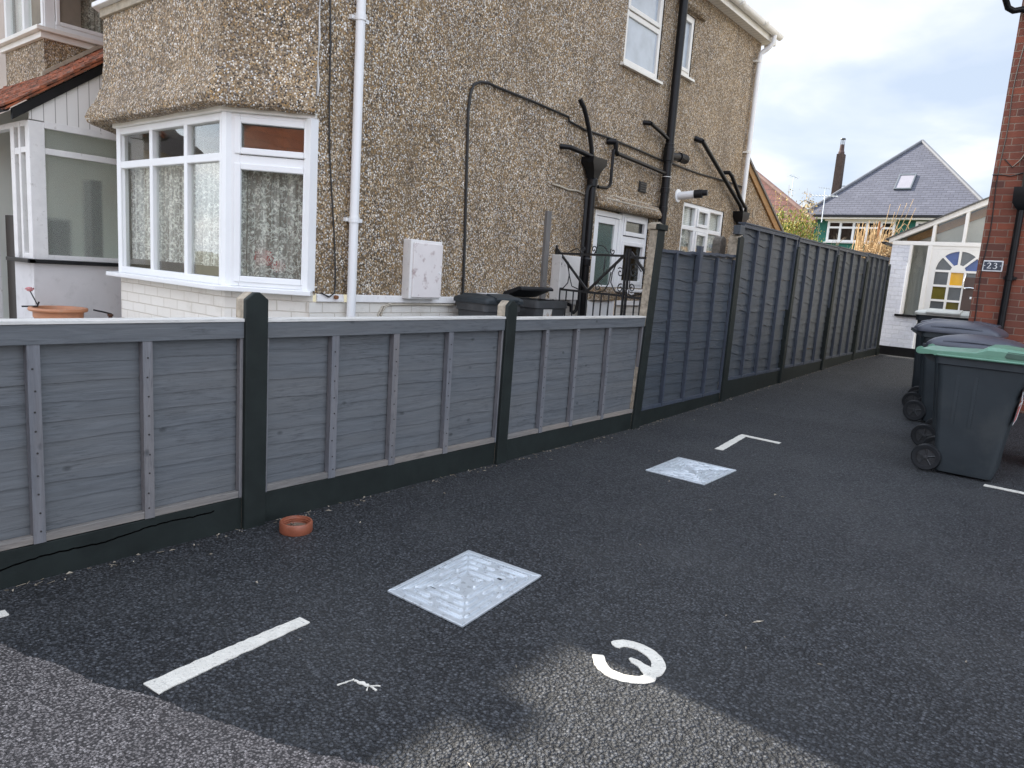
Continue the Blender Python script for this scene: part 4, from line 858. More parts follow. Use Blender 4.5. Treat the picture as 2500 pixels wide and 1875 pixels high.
t = thing('iron_gate', 'wide black wrought iron gate leaf with a V brace before the back door', 'gate', (-4.58, 6.35, .1), 'wrought iron side gates')
m = MB(GM); m.box(-.009, .009, -.009, .009, .12, 1.70); m.build('stile', M['iron'], t); MB(GM).box(1.068, 1.086, -.009, .009, .12, 1.68).build('stile', M['iron'], t)
m = MB(GM)
for z in (1.615, 1.235, .3): m = MB(GM); flat(m, (0, z), (1.07, z-.005)); m.build('rail', M['iron'], t)
m = MB(GM); flat(m, (.01, 1.66), (.555, 1.245), .026); flat(m, (.555, 1.245), (1.07, 1.635), .026); m.build('brace', M['iron'], t)
m = MB(GM)
for u in (.11, .22, .335, .45, .555, .665, .77, .88, .985): rod(m, [(u, .3), (u, 1.235)], .008)
rod(m, [(.775, 1.61), (.775, 1.42)], .006); m.build('bars', M['iron'], t)
m = MB(GM)
rod(m, [(.02, 1.62), (.10, 1.60), (.2, 1.50), (.245, 1.40), (.23, 1.31), (.16, 1.25), (.06, 1.245)], .006); scroll(m, .07, 1.50, .05, 1.2, 1.4, 1); scroll(m, .06, 1.315, .05, -1.2, 1.4, -1)
rod(m, [(.21, 1.53), (.24, 1.40), (.30, 1.28), (.42, 1.25)], .006)
scroll(m, .71, 1.295, .05, 2.2, 1.3, -1); rod(m, [(.72, 1.245), (.80, 1.26), (.86, 1.34), (.88, 1.45)], .006); rod(m, [(.96, 1.56), (.9, 1.45), (.89, 1.35), (.95, 1.27), (1.05, 1.245)], .006)
scroll(m, 1.01, 1.45, .05, .4, 1.3, 1); scroll(m, 1.03, 1.30, .045, 2.5, 1.2, -1)
scroll(m, .44, 1.66, .04, 3.2, 1.2, 1, [(.34, 1.67), (.2, 1.63)]); scroll(m, .60, 1.665, .045, 0, 1.2, -1, [(.66, 1.71), (.74, 1.70), (.82, 1.64)]); scroll(m, .88, 1.65, .035, 3, 1.1, -1)
m.build('scrollwork', M['iron'], t)
t = thing('iron_gate', 'narrow black wrought iron gate leaf next to the tall capped post', 'gate', (-3.46, 6.03, .1), 'wrought iron side gates')
m = MB(GM); m.box(1.108, 1.126, -.009, .009, .12, 1.68); m.build('stile', M['iron'], t); MB(GM).box(1.355, 1.378, -.012, .012, .12, 1.66).build('stile', M['iron'], t)
m = MB(GM)
for z in (1.60, 1.225, .3): m = MB(GM); flat(m, (1.13, z), (1.37, z-.004)); m.build('rail', M['iron'], t)
m = MB(GM); flat(m, (1.135, 1.645), (1.36, 1.45), .026); m.build('brace', M['iron'], t)
m = MB(GM)
for u in (1.235, 1.31): rod(m, [(u, .3), (u, 1.22)], .008)
m.build('bars', M['iron'], t)
m = MB(GM); scroll(m, 1.20, 1.45, .05, 2.6, 1.3, -1, [(1.15, 1.47)]); rod(m, [(1.15, 1.53), (1.15, 1.25)], .005); scroll(m, 1.185, 1.31, .04, .8, 1.2, 1, [(1.15, 1.31)]); rod(m, [(1.15, 1.53), (1.22, 1.54), (1.29, 1.47)], .006); rod(m, [(1.15, 1.25), (1.2, 1.235), (1.3, 1.26), (1.36, 1.30)], .006); m.build('scrollwork', M['iron'], t)
m = MB(GM); m.tube([(1.07, -.02, 1.28), (1.09, -.03, 1.27), (1.12, -.03, 1.262), (1.16, -.025, 1.25), (1.19, -.03, 1.26)], .008, 6); m.tube([(1.1, -.02, 1.285), (1.12, .0, 1.29), (1.13, -.02, 1.255)], .008, 6)
tag(m.build('gate_tie', M['upvc']), 'white strap tying the two iron gate leaves together', 'gate tie')

# ------------------------------------------------------------------ wheelie bins
def rrect(x0, x1, y, r, z, n=4):
    pts = []
    for cx, cy, a0 in ((x1-r, y-r, 0), (x0+r, y-r, 90), (x0+r, -y+r, 180), (x1-r, -y+r, 270)):
        for k in range(n+1): a = R(a0+90*k/n); pts.append((cx+r*math.cos(a), cy+r*math.sin(a), z))
    return pts
def make_bin(label, x, y, rot, body='binbody', lid='binlid', sc=1., style='dome', group='wheelie bins', tilt=0, width=.29, open_lid=False, label_patch=None, z=None, xs=1.):
    zb = gz(y) if z is None else z
    t = thing('wheelie_bin', label, 'wheelie bin', (x, y, zb), group)
    X = Matrix.Translation((x, y, zb)) @ Matrix.Rotation(rot, 4, 'Z') @ Matrix.Diagonal((sc*xs, sc, sc, 1))
    b = MB(X); W_ = width
    b.loft([rrect(-.19, .20, W_*.80, .04, .015), rrect(-.205, .215, W_*.83, .045, .06), rrect(-.215, .225, W_*.84, .045, .22), rrect(-.275, .30, W_*.945, .05, .86), rrect(-.28, .305, W_*.95, .05, .875), rrect(-.305, .33, W_*1.0, .055, .880), rrect(-.31, .335, W_*1.005, .055, .945), rrect(-.295, .32, W_*.97, .05, .945), rrect(-.27, .30, W_*.92, .05, .80)], cap=True)
    bo = b.build('body', M[body], t, bevel=0, smooth=True)
    for s in (-1, 1):
        for xx in (-.12, .0):
            g = MB(X); g.loft([[(xx-.012+k*.0, s*(W_*.84+(W_*.10)*(zz-.2)/.66), zz) for k in (0,)]+[(xx+.012, s*(W_*.84+(W_*.10)*(zz-.2)/.66), zz), (xx+.012, s*(W_*.84+(W_*.10)*(zz-.2)/.66+.004), zz), (xx-.012, s*(W_*.84+(W_*.10)*(zz-.2)/.66+.004), zz)] for zz in (.40, .80)]); g.build('rib', M[body], bo)
    # handle bar and hinge
    h = MB(X); h.tube([(-.38, -W_*.72, .935), (-.38, W_*.72, .935)], .014, 8)
    for yy in (-W_*.72, -W_*.28, W_*.28, W_*.72): h.prism([(-.30, yy-.012, .87), (-.30, yy-.012, .93), (-.39, yy-.012, .95), (-.395, yy-.012, .92)], (0, .024, 0))
    h.build('handle', M[body], t, smooth=False, bevel=.003)
    L = MB(X)
    if open_lid:
        L.prism([(-.36, -W_*1.0, .965), (-.33, -W_, .95), (-.02, -W_, 1.03), (.02, -W_, 1.022), (.02, -W_, 1.045), (-.03, -W_, 1.06), (-.33, -W_, 1.0)], (0, W_*2.0, 0))
        lo = L.build('lid', M[lid], t, bevel=.006)
    elif style == 'dome':
        ring = []
        for k, (f, zz) in enumerate(((1.045, .935), (1.05, .95), (1.04, .968), (.99, .985), (.9, 1.005), (.7, 1.025), (.4, 1.038), (.1, 1.042))):
            ring.append([(px, py, pz+(.018*(1-((px-.01)/.35)**2) if k > 2 else 0)) for px, py, pz in rrect(.005-.345*f, .015+.345*f, W_*1.03*f, .06*f, zz)])
        L.loft(ring); lo = L.build('lid', M[lid], t, smooth=True)
        e2 = MB(X); e2.loft([rrect(-.345, .365, W_*1.06, .06, .942), rrect(-.35, .372, W_*1.08, .062, .950), rrect(-.35, .372, W_*1.08, .062, .957), rrect(-.345, .365, W_*1.06, .06, .964)]); e2.build('lid_edge', M[lid], lo, smooth=True)
        for s in (-1, 1):
            r_ = MB(X); r_.loft([[(xx, s*W_*.99, zz-.012), (xx, s*W_*1.035, zz-.012), (xx, s*W_*1.02, zz), (xx, s*W_*.95, zz)] for xx, zz in [(-.22+.045*k, 1.0+.012*math.sin(math.pi*k/10)) for k in range(11)]]); r_.build('lid_side_rib', M[lid], lo, smooth=True)
    elif style == 'flat':
        L.loft([rrect(-.345, .37, W_*1.05, .05, .945), rrect(-.35, .375, W_*1.06, .05, .97), rrect(-.34, .365, W_*1.03, .05, .985), rrect(-.29, .33, W_*.92, .05, 1.0), rrect(-.26, .30, W_*.84, .04, 1.004), rrect(-.24, .10, W_*.78, .03, 1.02)])
        lo = L.build('lid', M[lid], t, smooth=True)
        f_ = MB(X); f_.prism([(.16, -W_*.6, .99), (.40, -W_*.6, .965), (.41, -W_*.6, .985), (.40, -W_*.6, 1.0), (.18, -W_*.6, 1.03)], (0, W_*1.2, 0)); f_.build('lid_grip', M[lid], lo, bevel=.005)
    elif style == 'step':
        def prof(yy, k): return [(-.405, yy, .985), (-.42, yy, .972), (-.42, yy, .952), (-.405, yy, .94), (-.32, yy, .948), (-.30, yy, .940), (.375, yy, .940), (.385, yy, .96), (.385, yy, .985), (.37, yy, 1.03*k+.985*(1-k)), (.12, yy, 1.05*k+.985*(1-k)), (.04, yy, 1.047*k+.985*(1-k)), (-.03, yy, 1.0*k+.98*(1-k)), (-.12, yy, .994*k+.98*(1-k)), (-.30, yy, .985*k+.975*(1-k))]
        L.loft([prof(-W_*1.07, 0.0), prof(-W_*1.065, .55), prof(-W_*.97, .92), prof(-W_*.8, 1), prof(W_*.8, 1), prof(W_*.97, .92), prof(W_*1.065, .55), prof(W_*1.07, .0)])
        lo = L.build('lid', M[lid], t, bevel=.004)
        for s in (-1, 1):
            gr = MB(X); gr.prism([(.17, s*(W_*1.072), .972), (.33, s*(W_*1.072), .972), (.34, s*W_*1.072, .983), (.33, s*W_*1.05, 1.018), (.17, s*W_*1.05, 1.024), (.155, s*W_*1.072, .985)], (0, s*.003, 0)); gr.build('grip_slot', simple('grip_slot_dark', (.04, .085, .06), .6), lo)
        fl = MB(X); fl.loft([rrect(-.31, .392, W_*1.10, .05, .940), rrect(-.315, .396, W_*1.115, .05, .948), rrect(-.31, .392, W_*1.10, .05, .956)]); fl.build('lid_edge', M[lid], lo, smooth=True)
        hl = MB(X)
        for s in (-1, 1): hl.lathe([(.008, -.012), (.03, -.012), (.03, .012), (.008, .012)], (-.415, s*W_*.9, .968), axis='y', seg=16, closed=True)
        hl.build('hinge_lug', M[lid], lo, smooth=True)
    # wheels
    for s in (-1, 1):
        wb = MB(X); yy = s*W_*.84
        wb.lathe([(.07, -.022), (.100, -.024), (.108, -.014), (.108, .014), (.100, .024), (.07, .022)], (-.255, yy, .108), axis='y', seg=28, closed=True)
        wo2 = wb.build('wheel', M['blackmatt'], t, smooth=True)
        hb = MB(X); hb.lathe([(.002, .014), (.075, .012), (.075, -.012), (.002, -.014)], (-.255, yy, .108), axis='y', seg=24); hb.lathe([(.002, .03), (.018, .028), (.018, -.028), (.002, -.03)], (-.255, yy, .108), axis='y', seg=12)
        for k in range(5): a = 2*math.pi*k/5+.3; hb.tube([(-.255+.01*math.cos(a), yy+s*.016, .108+.01*math.sin(a)), (-.255+.07*math.cos(a), yy+s*.016, .108+.07*math.sin(a))], .006, 5)
        hb.build('hub', M['iron'], wo2, smooth=True)
    ax = MB(X); ax.tube([(-.255, -W_*.84, .108), (-.255, W_*.84, .108)], .012, 8); ax.build('axle', M['iron'], t)
    if label_patch:
        lp = MB(X); lp.m = X; lp.quad((.292, -W_*.93, .62), (.292, -.05, .62), (.268, -.05, .48), (.268, -W_*.93, .48)); lp.m = X @ Matrix.Translation((.012, 0, 0))
        so2 = MB(X @ Matrix.Translation((.007, 0, 0))); so2.quad((.2885, -W_*.90, .64), (.2885, .16, .64), (.2665, .16, .47), (.2665, -W_*.88, .47)); s_ = so2.build('sticker', M['label_w'], t)
        s3 = MB(X @ Matrix.Translation((.0085, 0, 0))); s3.quad((.286, -W_*.84, .62), (.286, -.02, .62), (.269, -.02, .49), (.269, -W_*.84, .49)); s3.build('sticker_print', simple('pink_red_print', (.52, .12, .10), .6, .4, 30), s_)
        s2 = MB(X @ Matrix.Translation((.007, 0, 0))); s2.quad((.303, -W_*.90, .75), (.303, .15, .75), (.2915, .15, .66), (.2915, -W_*.90, .66)); s4 = s2.build('number_sticker', M['navy'], t)
        F = X @ Matrix(((0, 0, 1, .3045), (1, 0, 0, -W_*.86), (0, 1, 0, .67), (0, 0, 0, 1)))
        l2 = MB(F)
        l2.box(.0, .012, .0, .065, -.003, .002); l2.box(.012, .04, .0, .011, -.003, .002); l2.box(.012, .036, .027, .038, -.003, .002); l2.box(.012, .034, .054, .065, -.003, .002); l2.box(.04, .051, .008, .03, -.003, .002); l2.box(.036, .047, .036, .058, -.003, .002)
        l2.build('letter', M['upvc'], s4)
    return t
GB = 'wheelie bins beside the brick wall'
make_bin('charcoal wheelie bin with a green lid and side grip', -.62, 6.80, R(0), lid='binlid_g', style='step', group=GB, label_patch=True)
make_bin('charcoal wheelie bin with a grey lid directly behind the green lidded bin', -.77, 7.66, R(-2), style='dome', group=GB)
make_bin('charcoal wheelie bin with a blue grey lid cut by the right edge of the photo', .02, 7.58, R(176), lid='binlid_b', style='flat', group=GB)
make_bin('dark wheelie bin with a high domed lid, at the brick wall corner', -1.06, 8.93, R(-3), style='dome', sc=1.04, group=GB)
make_bin('dark wheelie bin just behind the one with the high domed lid', -1.20, 9.56, R(-4), style='dome', sc=1.01, group=GB)
make_bin('dark wheelie bin with a thin grey lid, by the cream lidded bin', -1.24, 10.07, R(-2), style='flat', sc=1.03, group=GB, width=.25)
make_bin('wheelie bin with a cream lid below the coloured glass door', -1.50, 11.1, R(-90), lid='binlid_c', style='flat', sc=1.10, group=GB)
GY = 'wheelie bins in the yard'
YS = R(0)
make_bin('charcoal wheelie bin with a closed lid under the meter box', -4.31, 4.97, R(0), lid='binbody', style='flat', group=GY, width=.245, sc=1.05, body='binbody_y', z=.1, xs=.56)
tb = make_bin('weathered grey wheelie bin with its lid ajar in the yard', -4.32, 5.71, R(0), lid='blackmatt', group=GY, width=.24, sc=1.09, body='binbody_y', open_lid=True, z=.1, xs=.60)
X = Matrix.Translation((-4.32, 5.71, .1)) @ Matrix.Diagonal((1.09*.6, 1.09, 1.09, 1))
m = MB(X); m.quad((.311, -.13, .87), (.311, .0, .87), (.290, .0, .66), (.290, -.13, .66)); m.build('sticker', simple('rust_edged_label', (.62, .60, .56), .7, .1, 9, dirt=((.30, .17, .08), 15, .5, .62)), tb)
m = MB(Matrix.Translation((-4.31, 4.97, .1)) @ Matrix.Diagonal((1.05*.56, 1.05, 1.05, 1))); m.prism([(-.10, -.10, 1.022), (.10, -.10, 1.022), (.10, .14, 1.022), (-.10, .14, 1.022)], (0, 0, .004))
tag(m.build('paper_sheet', M['upvc']), 'white paper lying on the closed bin lid in the yard', 'paper')

# ------------------------------------------------------------------ things by the porch
px_, py_ = -7.22, 2.43
t = thing('plant_pot', 'large terracotta coloured plastic plant pot in front of the white porch', 'plant pot', (px_, py_, .1))
MB().lathe([(.155, .0), (.175, .35), (.182, .36), (.182, .44), (.187, .445), (.187, .53), (.195, .535), (.197, .585), (.228, .592), (.234, .605), (.228, .622), (.205, .622), (.198, .612), (.19, .57), (.001, .56)], (px_, py_, .165), seg=40).build('pot', M['plasticpot'], t, smooth=True)
MB().lathe([(.001, .578), (.1, .584), (.19, .572)], (px_, py_, .165), seg=24).build('soil', M['soil'], t)
MB().box(px_-.25, px_+.25, py_-.25, py_+.25, .1, .166).build('slab', M['concrete_slab'], t, bevel=.01)
t = thing('garden_stake', 'artificial pink flower on a leaning stake beside the plant pot', 'garden ornament', (-7.35, 2.26, .78))
m = MB(); m.tube([(-7.37, 2.26, .92), (-7.325, 2.30, .80)], .005, 6); m.tube([(-7.40, 2.20, .782), (-7.33, 2.30, .79), (-7.32, 2.31, .83)], .008, 6); m.build('stake', M['blackmatt'], t)
m = MB(); m.lathe([(.001, -.02), (.022, -.012), (.028, .008), (.016, .02), (.001, .014)], (-7.373, 2.258, .935), seg=10); 
for k in range(5): a = k*1.257; m.add([(-7.373+.018*math.cos(a), 2.258+.018*math.sin(a), .925), (-7.373+.04*math.cos(a+.5), 2.258+.04*math.sin(a+.5), .938), (-7.373+.03*math.cos(a-.4), 2.258+.03*math.sin(a-.4), .957)], [(0, 1, 2)])
m.build('flower', simple('pink_petal', (.62, .30, .30), .7, .35, 40, dirt=((.5, .03, .05), 40, .5, .6)), t)
t = thing('boot_scraper', 'rusty iron lever standing by the corner of the white porch wall', 'iron lever', (-7.35, 2.86, .1))
m = MB(); m.tube([(-7.35, 2.92, .1), (-7.35, 2.92, .70)], .018, 8); m.lathe([(.012, 0), (.026, .002), (.026, .02), (.012, .022)], (-7.35, 2.92, .695), seg=12, closed=True); m.tube([(-7.35, 2.92, .58), (-7.35, 2.885, .60), (-7.35, 2.865, .56), (-7.35, 2.87, .5)], .008, 6); m.build('stem', simple('rusty_stem', (.12, .055, .03), .8, .3, 20), t, smooth=True)
m = MB(); m.tube([(-7.35, 2.93, .715), (-7.35, 2.86, .735), (-7.35, 2.77, .755)], .009, 6); m.build('lever', M['iron'], t)

# ------------------------------------------------------------------ brick house on the right
B = thing('brick_house', 'red brick house at the right edge of the photo with a blue number plaque', 'house', (-1.18, 10.4, 0))
bx, by = -1.18, 10.4
m = MB(frame_m((0, by, 0), (1, 0, 0), (0, -1, 0))); wall(m, bx, 8, 0, 5.3, [(.6, 2.4, .9, 2.2), (.6, 2.4, 3.4, 4.7)]); m.build('front_wall', M['red_brick_x'], B)
m = MB(frame_m((bx, 0, 0), (0, 1, 0), (-1, 0, 0))); wall(m, by, 19.5, 0, 5.3, []); m.poly([(by, 0, 5.3), (19.5, 0, 5.3), (15, 0, 8.3)]); m.build('flank_wall', M['flank'], B)
BM_ = frame_m((0, by, 0), (1, 0, 0), (0, -1, 0))
for z_ in ((.9, 2.2), (3.4, 4.7)): window(B, BM_, .6, 2.4, z_[0], z_[1], [(1.2, *z_, .05), (1.8, *z_, .05)], [], .06, -.08, -.02, sill=(.05, .06), name='front_window', curtain='lace')
m = MB(); m.add([(bx-.12, by-.3, 5.25), (8.3, by-.3, 5.25), (8.3, 15, 8.55), (bx-.12, 15, 8.55), (bx-.12, 19.8, 5.25), (8.3, 19.8, 5.25)], [(0, 1, 2, 3), (3, 2, 5, 4)]); rfb = m.build('roof', M['redtile'], B)
m = MB(); m.box(bx-.13, 8.3, by-.32, by, 5.2, 5.27); m.tube([(bx-.2, by-.36, 5.22), (8.3, by-.36, 5.22)], .06, 10); m.build('gutter', M['blackmatt'], rfb)
m = MB(); m.tube([(bx-.14, by-.36, 5.2), (bx-.155, by-.30, 5.0), (bx-.15, by-.20, 4.86), (bx-.115, by-.13, 4.77), (bx-.06, by-.09, 4.74), (bx+.02, by-.07, 4.75), (bx+.1, by-.06, 4.72)], .034, 12)
for p_ in ((bx-.157, by-.28, 4.97),): m.lathe([(.03, -.03), (.042, -.03), (.042, .03), (.03, .03)], p_, seg=14, closed=True)
m.tube([(bx+.1, by-.06, 4.72), (bx+.33, by-.06, 4.0), (bx+.34, by-.06, 2.7)], .034, 12); m.build('rainwater_bend', M['black'], B, smooth=True)
m = MB(); m.tube([(-.835, by-.05, 0), (-.84, by-.05, 2.55)], .038, 14); m.box(-.895, -.765, by-.06, by, 1.70, 1.73); m.lathe([(.036, -.03), (.046, -.026), (.046, .026), (.036, .03)], (-.838, by-.05, 1.715), seg=14, closed=True)
m.loft([[(-.875, by-.09, 2.50), (-.80, by-.09, 2.50), (-.80, by-.005, 2.50), (-.875, by-.005, 2.50)], [(-.93, by-.14, 2.58), (-.75, by-.14, 2.58), (-.75, by-.005, 2.58), (-.93, by-.005, 2.58)], [(-.935, by-.145, 2.76), (-.745, by-.145, 2.76), (-.745, by-.005, 2.76), (-.935, by-.005, 2.76)]]); m.build('drainpipe', M['black'], B, smooth=True)
m = MB(); m.tube([(-1.06+.01*math.sin(k*.6)-.006*k*(k < 10)-.06*(k >= 10), by-.008, 4.9-.11*k) for k in range(42)], .006, 6); m.tube([(bx-.004, by-.006, 2.92), (-1.10, by-.01, 2.92), (-1.0, by-.01, 2.90), (-.9, by-.01, 2.93), (-.7, by-.01, 2.96)], .006, 6); m.tube([(-1.09, by-.01, 3.1), (-1.0, by-.012, 3.0), (-.93, by-.012, 3.08), (-.85, by-.012, 3.25), (-.7, by-.012, 3.3)], .006, 6); m.build('wall_cable', M['wire'], B)
m = MB(BM_); m.box(-1.13, -.92, .0, .012, 1.785, 1.915); pq = m.build('number_plaque', M['upvc'], B, bevel=.003)
m = MB(BM_); m.box(-1.115, -.935, .012, .015, 1.80, 1.90); m.build('plaque_field', M['navy'], pq)
def digit(mb, pts, ws, ox, oz, s, y):
    P = [Vector((p[0]*s+ox, p[1]*s+oz, 0)) for p in smooth_pts(pts, 6)]; n = len(P)
    W = [ws[min(int(i/(n-1)*(len(ws)-1)), len(ws)-2)]+(ws[min(int(i/(n-1)*(len(ws)-1))+1, len(ws)-1)]-ws[min(int(i/(n-1)*(len(ws)-1)), len(ws)-2)])*((i/(n-1)*(len(ws)-1)) % 1) for i in range(n)]
    A_, B_ = [], []
    for i, q in enumerate(P):
        t_ = (P[min(i+1, n-1)]-P[max(i-1, 0)]).normalized(); nn = Vector((-t_.y, t_.x, 0))*W[i]*s/2
        A_.append((q.x+nn.x, y, q.y+nn.y)); B_.append((q.x-nn.x, y, q.y-nn.y))
    mb.loft([A_, B_], cap=False, closed=False)
m = MB(BM_)
digit(m, [(.08, .78), (.2, .95), (.4, .98), (.55, .82), (.5, .58), (.25, .25), (.06, .05)], [.08, .08, .14, .18, .16, .1, .07], -1.085, 1.818, .068, .0165); digit(m, [(.05, .06), (.3, .07), (.62, .06)], [.1, .13, .1], -1.085, 1.818, .068, .0165); digit(m, [(.62, .03), (.66, .2)], [.08, .04], -1.085, 1.818, .068, .0165)
digit(m, [(.08, .84), (.25, .97), (.45, .93), (.52, .77), (.4, .6), (.24, .54)], [.07, .08, .14, .18, .12, .06], -1.022, 1.818, .068, .0165); digit(m, [(.24, .54), (.48, .47), (.58, .28), (.42, .05), (.2, .02), (.05, .14)], [.06, .12, .18, .15, .09, .09], -1.022, 1.818, .068, .0165)
m.build('numerals', M['upvc'], pq)
m = MB(BM_)
for u in (-1.105, -.945): m.lathe([(.001, .018), (.006, .017), (.006, .012)], (u, 0, 1.85), axis='y', seg=8)
m.build('plaque_screw', M['chrome'], pq)

# ------------------------------------------------------------------ white side porch at the end of the drive
P = thing('white_porch', 'white painted porch with an arched coloured glass door at the end of the drive', 'porch', (-2.5, 15.9, .24))
yp = 15.9; g0 = .23
WM = frame_m((0, yp, 0), (1, 0, 0), (0, -1, 0))
m = MB(WM); m.box(-3.29, -2.60, -.22, 0, .42, 1.04); m.box(-3.29, -2.975, -.22, 0, 1.04, 2.43); m.box(-3.29, -3.19, -3, -.22, .3, 2.43); m.build('brick_pier', M['porch_brick'], P)
m = MB(WM); m.box(-3.31, -2.59, -.22, .02, .2, .42); m.build('black_plinth', M['black'], P)
m = MB(WM); m.box(-3.06, -2.585, -.1, .055, 1.03, 1.075); m.build('black_sill', M['black'], P, bevel=.006)
m = MB(WM); m.box(-2.975, -2.925, -.1, .01, 1.075, 2.43); m.box(-2.66, -2.585, -.1, .012, .3, 2.43); m.box(-3.29, -1.18, -.12, .015, 2.425, 2.50)
SL = lambda x: 2.50+(x+3.33)*.475
m.prism([(-3.36, -.12, SL(-3.36)-.03), (-1.18, -.12, SL(-1.18)-.03), (-1.18, -.12, SL(-1.18)+.085), (-3.36, -.12, SL(-3.36)+.05)], (0, .14, 0))
for x_ in (-2.60, -2.09, -1.56): m.box(x_-.028, x_+.028, -.1, .008, 2.5, SL(x_))
m.build('frame', M['upvc'], P, bevel=.004)
m = MB(WM); m.box(-2.93, -2.65, -.06, -.05, 1.075, 2.425); m.poly([(-3.2, -.055, 2.50), (-1.2, -.055, 2.50), (-1.2, -.055, SL(-1.2)-.02), (-3.2, -.055, SL(-3.2))]); m.build('pane', M['glass'], P)
m = MB(WM); m.quad((-3.2, -.36, .3), (-1.2, -.36, .3), (-1.2, -.36, 3.4), (-3.2, -.36, 2.55)); m.build('inner_lining', simple('grey_inner_lining', (.5, .5, .47), .9, .1, 2), P)
m = MB(WM); m.prism([(-3.1, -.30, SL(-3.1)-.03), (-1.2, -.30, SL(-1.2)-.03), (-1.2, -.30, SL(-1.2)-.20), (-3.1, -.30, SL(-3.1)-.17)], (0, -.05, 0)); m.build('rafter', M['timber'], P)
m = MB(WM); m.prism([(-3.42, .06, SL(-3.42)+.05), (-1.18, .06, SL(-1.18)+.085), (-1.18, .06, SL(-1.18)+.115), (-3.42, .06, SL(-3.42)+.075)], (0, -3, 0)); m.build('roof', simple('grey_felt_roof', (.10, .10, .10), .9, .2, 9), P)
m = MB(); m.loft([[(-3.43+p[0], y, 2.47+p[1]) for p in [(.05*math.cos(a), -.05*math.sin(a)) for a in [math.pi*k/8 for k in range(9)]]] for y in (15.8, 18.8)]); m.build('gutter', M['blackmatt'], P)
# the door with its arched coloured lights
D_ = MB(WM); acx, acz, ar = -2.105, 1.955, .375
D_.box(-2.585, -1.50, -.03, -.002, 2.36, 2.425)
nA = 24
arch = [(acx+ar*math.cos(math.pi*k/nA), acz+ar*math.sin(math.pi*k/nA)) for k in range(nA+1)]   # right to left
for (xa, za), (xb_, zb_) in zip(arch, arch[1:]): D_.prism([(xa, -.05, za), (xb_, -.05, zb_), (xb_, -.05, 2.36), (xa, -.05, 2.36)], (0, .045, 0))
D_.box(-2.585, acx-ar, -.05, -.005, .3, 2.36); D_.box(acx+ar, -1.55, -.05, -.005, .3, 2.36); D_.box(acx-ar, acx+ar, -.05, -.005, .3, .82)
do = D_.build('door', M['upvc'], P, bevel=.003)
bars = MB(WM); bw2 = .04
cols = [acx-ar, acx-ar+.25, acx+ar-.25, acx+ar]
for x_ in cols[1:3]: bars.box(x_-bw2/2, x_+bw2/2, -.055, .004, .82, acz)
for z_ in (1.955, 1.675, 1.395, 1.115): bars.box(acx-ar, acx+ar, -.053, .006, z_-.02, z_+.02)
for k in (1, 2, 3): a = math.pi*k/4; bars.prism([(acx+.12*math.cos(a)-.02*math.sin(a), -.052, acz+.12*math.sin(a)+.02*math.cos(a)), (acx+.12*math.cos(a)+.02*math.sin(a), -.052, acz+.12*math.sin(a)-.02*math.cos(a)), (acx+ar*math.cos(a)+.02*math.sin(a), -.052, acz+ar*math.sin(a)-.02*math.cos(a)), (acx+ar*math.cos(a)-.02*math.sin(a), -.052, acz+ar*math.sin(a)+.02*math.cos(a))], (0, .055, 0))
bars.prism([(acx+.125*math.cos(math.pi*k/12), -.051, acz+.125*math.sin(math.pi*k/12)) for k in range(13)], (0, .058, 0))
bars.build('glazing_bars', M['upvc'], do)
def pane(mk, poly_): 
    q = MB(WM); q.poly([(x_, -.03, z_) for x_, z_ in poly_]); q.build('coloured_pane', M[mk], do)
for k, mk in enumerate(('blueglass', 'greyglass', 'blueglass', 'greyglass')):
    pane(mk, [(acx, acz)]+[(acx+ar*math.cos(math.pi*(k+j/6)/4), acz+ar*math.sin(math.pi*(k+j/6)/4)) for j in range(7)])
grid = [['greyglass', 'amber', 'greyglass'], ['olive', 'greyglass', 'amber'], ['greyglass', 'olive', 'greyglass'], ['amber', 'greyglass', 'olive']]
for r_ in range(4):
    zt_, zb2 = (1.955, 1.675, 1.395, 1.115, .82)[r_:r_+2]
    for c_ in range(3): pane(grid[r_][c_], [(cols[c_], zb2), (cols[c_+1], zb2), (cols[c_+1], zt_), (cols[c_], zt_)])
m = MB(WM); m.box(-1.97, -1.76, .0, .012, 1.24, 1.86); m.build('lock_plate', simple('bronze_lock_plate', (.075, .05, .045), .5), do, bevel=.004)
m = MB(WM); m.tube([(-1.96, .02, 1.90), (-1.975, .05, 1.78), (-1.97, .05, 1.66), (-1.93, .045, 1.64)], .008, 6); m.tube([(-1.96, .03, 1.655), (-1.85, .05, 1.665), (-1.78, .05, 1.655)], .014, 8); m.box(-1.84, -1.81, .012, .02, 1.46, 1.5); m.build('door_handle', M['chrome'], do)

# ------------------------------------------------------------------ houses beyond
SH = thing('slate_house', 'house with a grey slate hipped roof, rooflight and green walls beyond the fence', 'house', (-8.5, 40, 0))
ze = 5.43; xl_, xr_, yf, yb2 = -12.85, -4.15, 40, 48.8
m = MB(); m.add([(xl_, yf, ze), (xr_, yf, ze), (xr_, yb2, ze), (xl_, yb2, ze), (-8.5, 44.4, 9.72)], [(0, 1, 4), (1, 2, 4), (2, 3, 4), (3, 0, 4)]); sr = m.build('roof', M['slate'], SH)
m = MB()
for cx_, cy_ in ((xl_, yf), (xr_, yf)): m.tube([(cx_, cy_, ze+.03), (-8.5, 44.4, 9.75)], .09, 8)
m.build('hip_ridge', simple('hip_tiles', (.12, .125, .14), .7, .1, 3), sr)
m = MB(); m.box(xl_-.05, xr_+.05, yf-.12, yf, ze-.14, ze-.01); m.build('gutter', M['blackmatt'], sr)
m = MB(); m.box(xl_+.05, xr_-.05, yf-.05, yf+.6, ze-.22, ze-.141); m.box(-11.75, -8.3, yf+.28, yf+.45, ze-.30, ze-.221); m.build('soffit', M['upvc_old'], sr)
